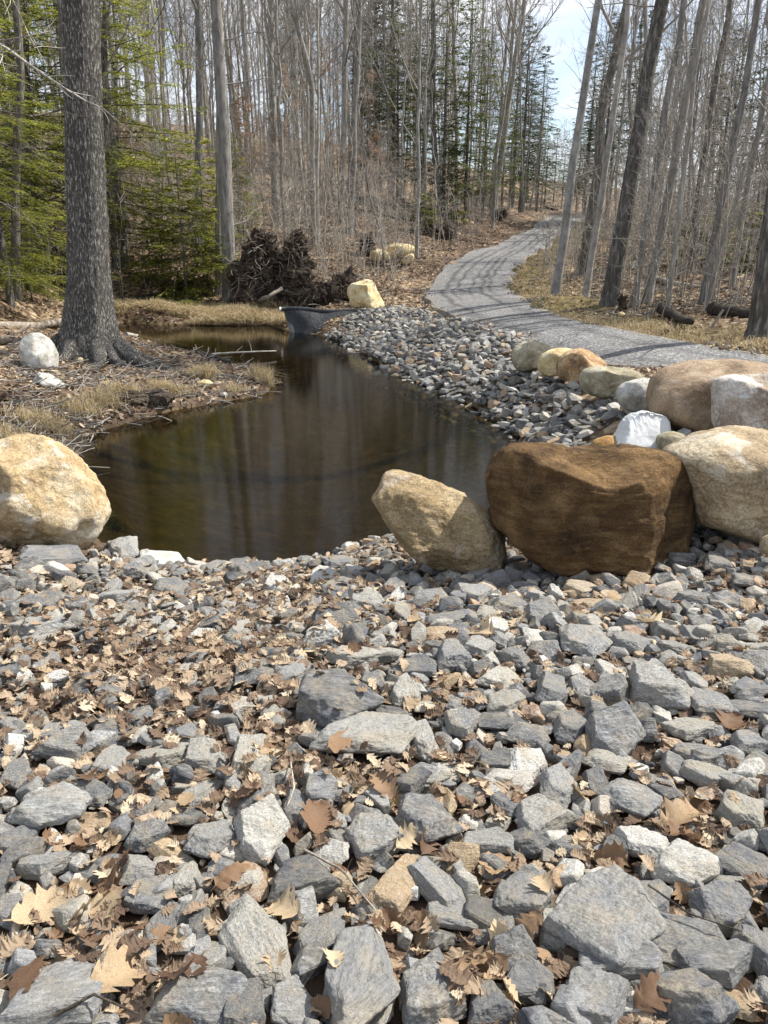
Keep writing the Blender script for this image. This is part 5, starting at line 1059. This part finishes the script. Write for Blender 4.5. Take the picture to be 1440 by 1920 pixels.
# twig litter on banks and forest floor
tl = MB(); c_ = 0
while c_ < 2600:
    if rg.uniform() < .48: px, py = rg.uniform(0, 480), rg.uniform(640, 830)
    elif rg.uniform() < .5: px, py = rg.uniform(560, 1050), rg.uniform(390, 570)
    else: px, py = rg.uniform(1100, 1440), rg.uniform(480, 640)
    Y_ = None; d_ = ray(px, py); tt = (.3 - CAMZ) / d_[2] if d_[2] < -.02 else 40
    if not 5 < tt < 60: tt = 40
    g = np.array([0, 0, CAMZ]) + d_ * tt
    if py < 600: g = np.array([0, 0, CAMZ]) + d_ * np.interp(py, [390, 450, 520, 600], [50, 36, 26, 17])
    x, y = g[0], g[1]; xa, ya = np.array([x]), np.array([y])
    if inside(xa, ya, POND)[0] or road_d(xa, ya)[0] < .05 or inside(xa, ya, BKP)[0] or inside(xa, ya, FGP)[0]: continue
    z = float(height(xa, ya)[0]); l = rg.uniform(.10, .38) * (1 + y / 35); a = rg.uniform(0, 6.28); Q, _ = polyline((x, y, z + .02), [math.cos(a), math.sin(a), rg.normal() * .12], l, 4, rg, .15); tl.tube(Q, np.full(5, rg.uniform(.0028, .006) * (1 + y / 14)), 3, False); c_ += 1
o = tl.build('fallen_twigs', M['twig']); tag(o, 'fine fallen twigs strewn over banks and forest floor', 'twigs', kind='stuff')

# uprooted stumps
q = NT('root_soil'); v = q.coord(); a = q.noise(v, 5, 7, .75); q.col(q.ramp(a, [(.3, (.014, .010, .008)), (.48, (.05, .038, .03)), (.62, (.16, .125, .09)), (.78, (.28, .23, .17))])); q.bump(a, 1., .12); M['soil'] = q.m
def rootwad(px, py, wpx, hpx, label, seed, nroots=150, lobes=None, Y=None):
    g = G(px, py) if Y is None else PY(px, py, Y); s = depth(g) / F; w = wpx * s; h = hpx * s; r = empty('uprooted_stump', g); tag(r, label, 'stump'); rg_ = np.random.default_rng(seed)
    D, Fc = ICO[5]; mb = MB(); tipz = []
    for (lx, lz, rx, rz) in lobes or [(0, .35, .5, .65)]:
        V = D * [rx * w, .32 * w, rz * h]; n_ = fbm(V * 2.2 / max(w, .4) * 1.5 + seed + lx, 5, seed); V = V * (1 + .55 * n_ - .35 * np.abs(fbm(V * 6 + lx, 4, seed + 3)))[:, None] + [lx * w, 0, lz * h]; mb.add(V, Fc); tipz.append(V)
    mb.build('root_plate', M['soil'], r, smooth=False); A = np.concatenate(tipz); m1, m2 = MB(), MB()
    for k in range(nroots):
        p = A[rg_.integers(len(A))];
        if p[1] > .1 * w: p = p * [1, -1, 1]
        d = p - [0, .1, h * .4]; d = d / (np.linalg.norm(d) + 1e-6) + rg_.normal(size=3) * .6; d[2] -= rg_.uniform(0, .7); Q, _ = polyline(p * .95, d, w * rg_.uniform(.08, .34), 6, rg_, .28, -.05); rr = w * rg_.uniform(.002, .008); (m1 if k % 2 else m2).tube(Q, np.linspace(rr, rr * .3, 7), 5, False)
    m1.build('roots', M['root'], r); m2.build('pale_roots', M['log_pale'], r); return r
rootwad(512, 568, 150, 152, 'big uprooted stump with a tall tangle of dark roots and soil behind the pond', 5, 760, [(-.12,.62,.22,.30),(.30,.62,.15,.26),(-.22,.34,.26,.30),(.12,.36,.38,.30),(.0,.10,.52,.22)])
rootwad(612, 570, 90, 66, 'low mound of torn roots and brush right of the uprooted stump', 8, 200, [(-.1,.3,.5,.35),(.3,.45,.25,.5)])
rootwad(690, 474, 34, 30, 'small dark stump standing left of the pale cluster', 9, 50)
rootwad(828, 446, 52, 26, 'far root ball with bristling roots near the pale stones', 10, 90)
rootwad(52, 545, 60, 30, 'low mossy rotten stump at the left edge', 13, 20)
rootwad(118, 535, 40, 26, 'rounded old stump just left of the big oak', 14, 16)
rootwad(935, 410, 30, 14, 'little root ball on the bank left of the road crest', 15, 30)
rootwad(260, 752, 110, 34, 'dark tangle of roots and mud on the peninsula shore', 16, 130, [(0,.2,.5,.4),(.2,.15,.35,.35),(-.3,.2,.3,.3)])
rootwad(1165, 575, 22, 26, 'dark grey burnt looking stub at the base of the thickest dark trunk', 17, 12)

# geotextile liner
q = NT('black_geotextile'); v = q.coord(); q.col(q.ramp(q.noise(v, 3, 4, .6), [(.3, (.022, .024, .026)), (.7, (.05, .053, .057))])); q.b.inputs['Roughness'].default_value = .6; q.bump(q.noise(q.coord((1, 1, .4)), 4, 4, .6, 1.5), .6, .08); M['liner'] = q.m
ln = empty('liner_sheet', PY(530, 620, 19.6)); tag(ln, 'black geotextile sheet with a rolled top edge at the far end of the pond', 'liner'); L0 = np.array(ln.location)
T0, T1 = PY(530, 578, 19.2), PY(700, 584, 18.9); B0, B1 = PZ(546, 628, -.06), PZ(660, 640, -.06); nu, nv = 40, 16; u = np.linspace(0, 1, nu)[:, None, None]; w = np.linspace(0, 1, nv)[None, :, None]
V = (T0 * (1 - u) + T1 * u) * (1 - w) + (B0 * (1 - u) + B1 * u) * w; fold = .05 * np.sin(u * 23 + w * 2.5) * w + .04 * np.sin(u * 11 - w * 5); V = V + np.concatenate([0 * fold, -fold, .5 * fold * 0], -1) - L0
mb = MB(); i = np.arange(nu - 1)[:, None] * nv + np.arange(nv - 1)[None]; mb.add(V.reshape(-1, 3), np.stack([i, i + 1, i + nv + 1, i + nv], -1).reshape(-1, 4)); mb.build('sheet', M['liner'], ln)
mb = MB(); uu = np.linspace(-.01, 1, 20)[:, None]; Rl = T0 * (1 - uu) + T1 * uu - L0; Rl[:, 2] += .02 * np.sin(uu[:, 0] * 9) - .02; mb.tube(Rl, np.full(20, .055), 10); mb.build('rolled_edge', M['liner'], ln)
q = NT('white_core'); q.col((.7, .68, .62)); mb = MB(); e0 = Rl[0]; mb.tube([e0 - [.05, 0, 0], e0 + [.03, 0, 0]], [.05, .05], 12); mb.build('core_end', q.m, ln)

# dead branches reaching in from a tree outside the left edge
db = empty('dead_tree', PY(-160, 700, 9.0)); db.location.z = float(height(np.array([db.location.x]), np.array([db.location.y]))[0]); tag(db, 'bare dead branches reaching in front of the big oak from the left edge', 'tree'); D0 = np.array(db.location)
tp = PY(-150, 0, 9.0) + [0, 0, 2]; mb = MB(); mb.tube(resample([D0 - D0 - [0, 0, .2], tp - D0], 8), np.linspace(.08, .05, 8), 8); mb.build('trunk', M['bark_dark'], db); rgd = np.random.default_rng(4)
for pts, r_b, mt in [([(-150,30),(-60,55),(4,84),(60,125),(125,168),(165,192),(191,202)], .020, 'birch'),([(-140,-20),(-20,-40),(22,-5),(45,45),(58,75),(68,98)], .010, 'birch'),([(4,84),(5,105),(-2,125)], .009, 'birch'),([(-150,90),(0,76),(50,68),(95,58)], .010, 'log_pale'),([(-150,220),(-20,205),(60,218),(100,210),(125,198)], .013, 'twig_dark'),
   ([(-140,350),(-20,370),(40,395),(70,425)], .006, 'log_pale'),([(-140,400),(0,425),(70,440),(120,475)], .008, 'twig_dark'),([(-130,260),(0,268),(60,292),(95,288)], .007, 'twig_dark'),([(191,202),(230,235),(270,270),(300,290)], .006, 'log_pale')]:
    W_ = resample([PY(a, b, 9.0 + .4 * (i % 2)) for i, (a, b) in enumerate(pts)], 16) - D0; mb = MB(); mb.tube(W_, np.linspace(r_b, r_b * .35, 16), 6, True)
    for _ in range(7):
        i = rgd.integers(4, 15); Q, _q = polyline(W_[i], rgd.normal(size=3) * .7 + (W_[i] - W_[i - 1]) * 8, rgd.uniform(.12, .45), 4, rgd, .15); mb.tube(Q, np.linspace(r_b * .35, .002, 5), 4, False)
    mb.build('branch', M[mt], db)

# loose gravel along the driveway edges
gv = MB(); rgv = np.random.default_rng(61)
for E, sg in ((REL, -1), (RER, 1)):
    for _ in range(1500):
        k = int(rgv.integers(0, 170)); o_ = rgv.normal() * .10; nv_ = (RER[k] - REL[k]); nv_ = nv_ / np.hypot(*nv_); p = E[k] + nv_ * sg * o_ + rgv.normal(size=2) * .05; r_g = rgv.uniform(.012, .03)
        V, Fc = LOWER[int(rgv.integers(len(LOWER)))]; z = float(height(p[:1], p[1:])[0]); Mx = rot_mat(*rgv.uniform(-1, 1, 3) * 3); gv.add((V * r_g) @ Mx.T + np.array([p[0], p[1], z + .02]), Fc)
o = gv.build('loose_gravel', M['stone_pile'], smooth=False); tag(o, 'loose grey gravel spilling along the driveway edges', 'gravel', kind='stuff')

BANK = [((250,712),(320,700),.014,'pale'),((300,735),(345,742),.012,'dark'),((160,700),(240,718),.012,'dark'),((205,768),(262,752),.014,'dark'),((330,705),(410,712),.012,'pale'),((20,758),(90,752),.014,'dark'),((115,762),(175,790),.012,'pale'),((360,690),(440,700),.016,'dark'),((270,690),(300,716),.010,'pale'),((0,690),(40,700),.016,'dark')]
BW = ['between the oak roots and the shore','just above the muddy shore','below the egg shaped boulder on the right','slanting down to the water','near the peninsula tip, pale','behind the left grass tufts','pointing at the left tan boulder','along the back of the peninsula','short one by the oak root','by the left picture edge']
for i, (a, b, r_b, kd) in enumerate(BANK):
    log('stick', [a, ((a[0] + b[0]) / 2, (a[1] + b[1]) / 2 - 3), b], r_b, r_b * .5, 'log_' + kd, '%s bent stick %s' % ('pale grey' if kd == 'pale' else 'dark brown', BW[i]), 'stick', 6, 4, 40 + i, .02)
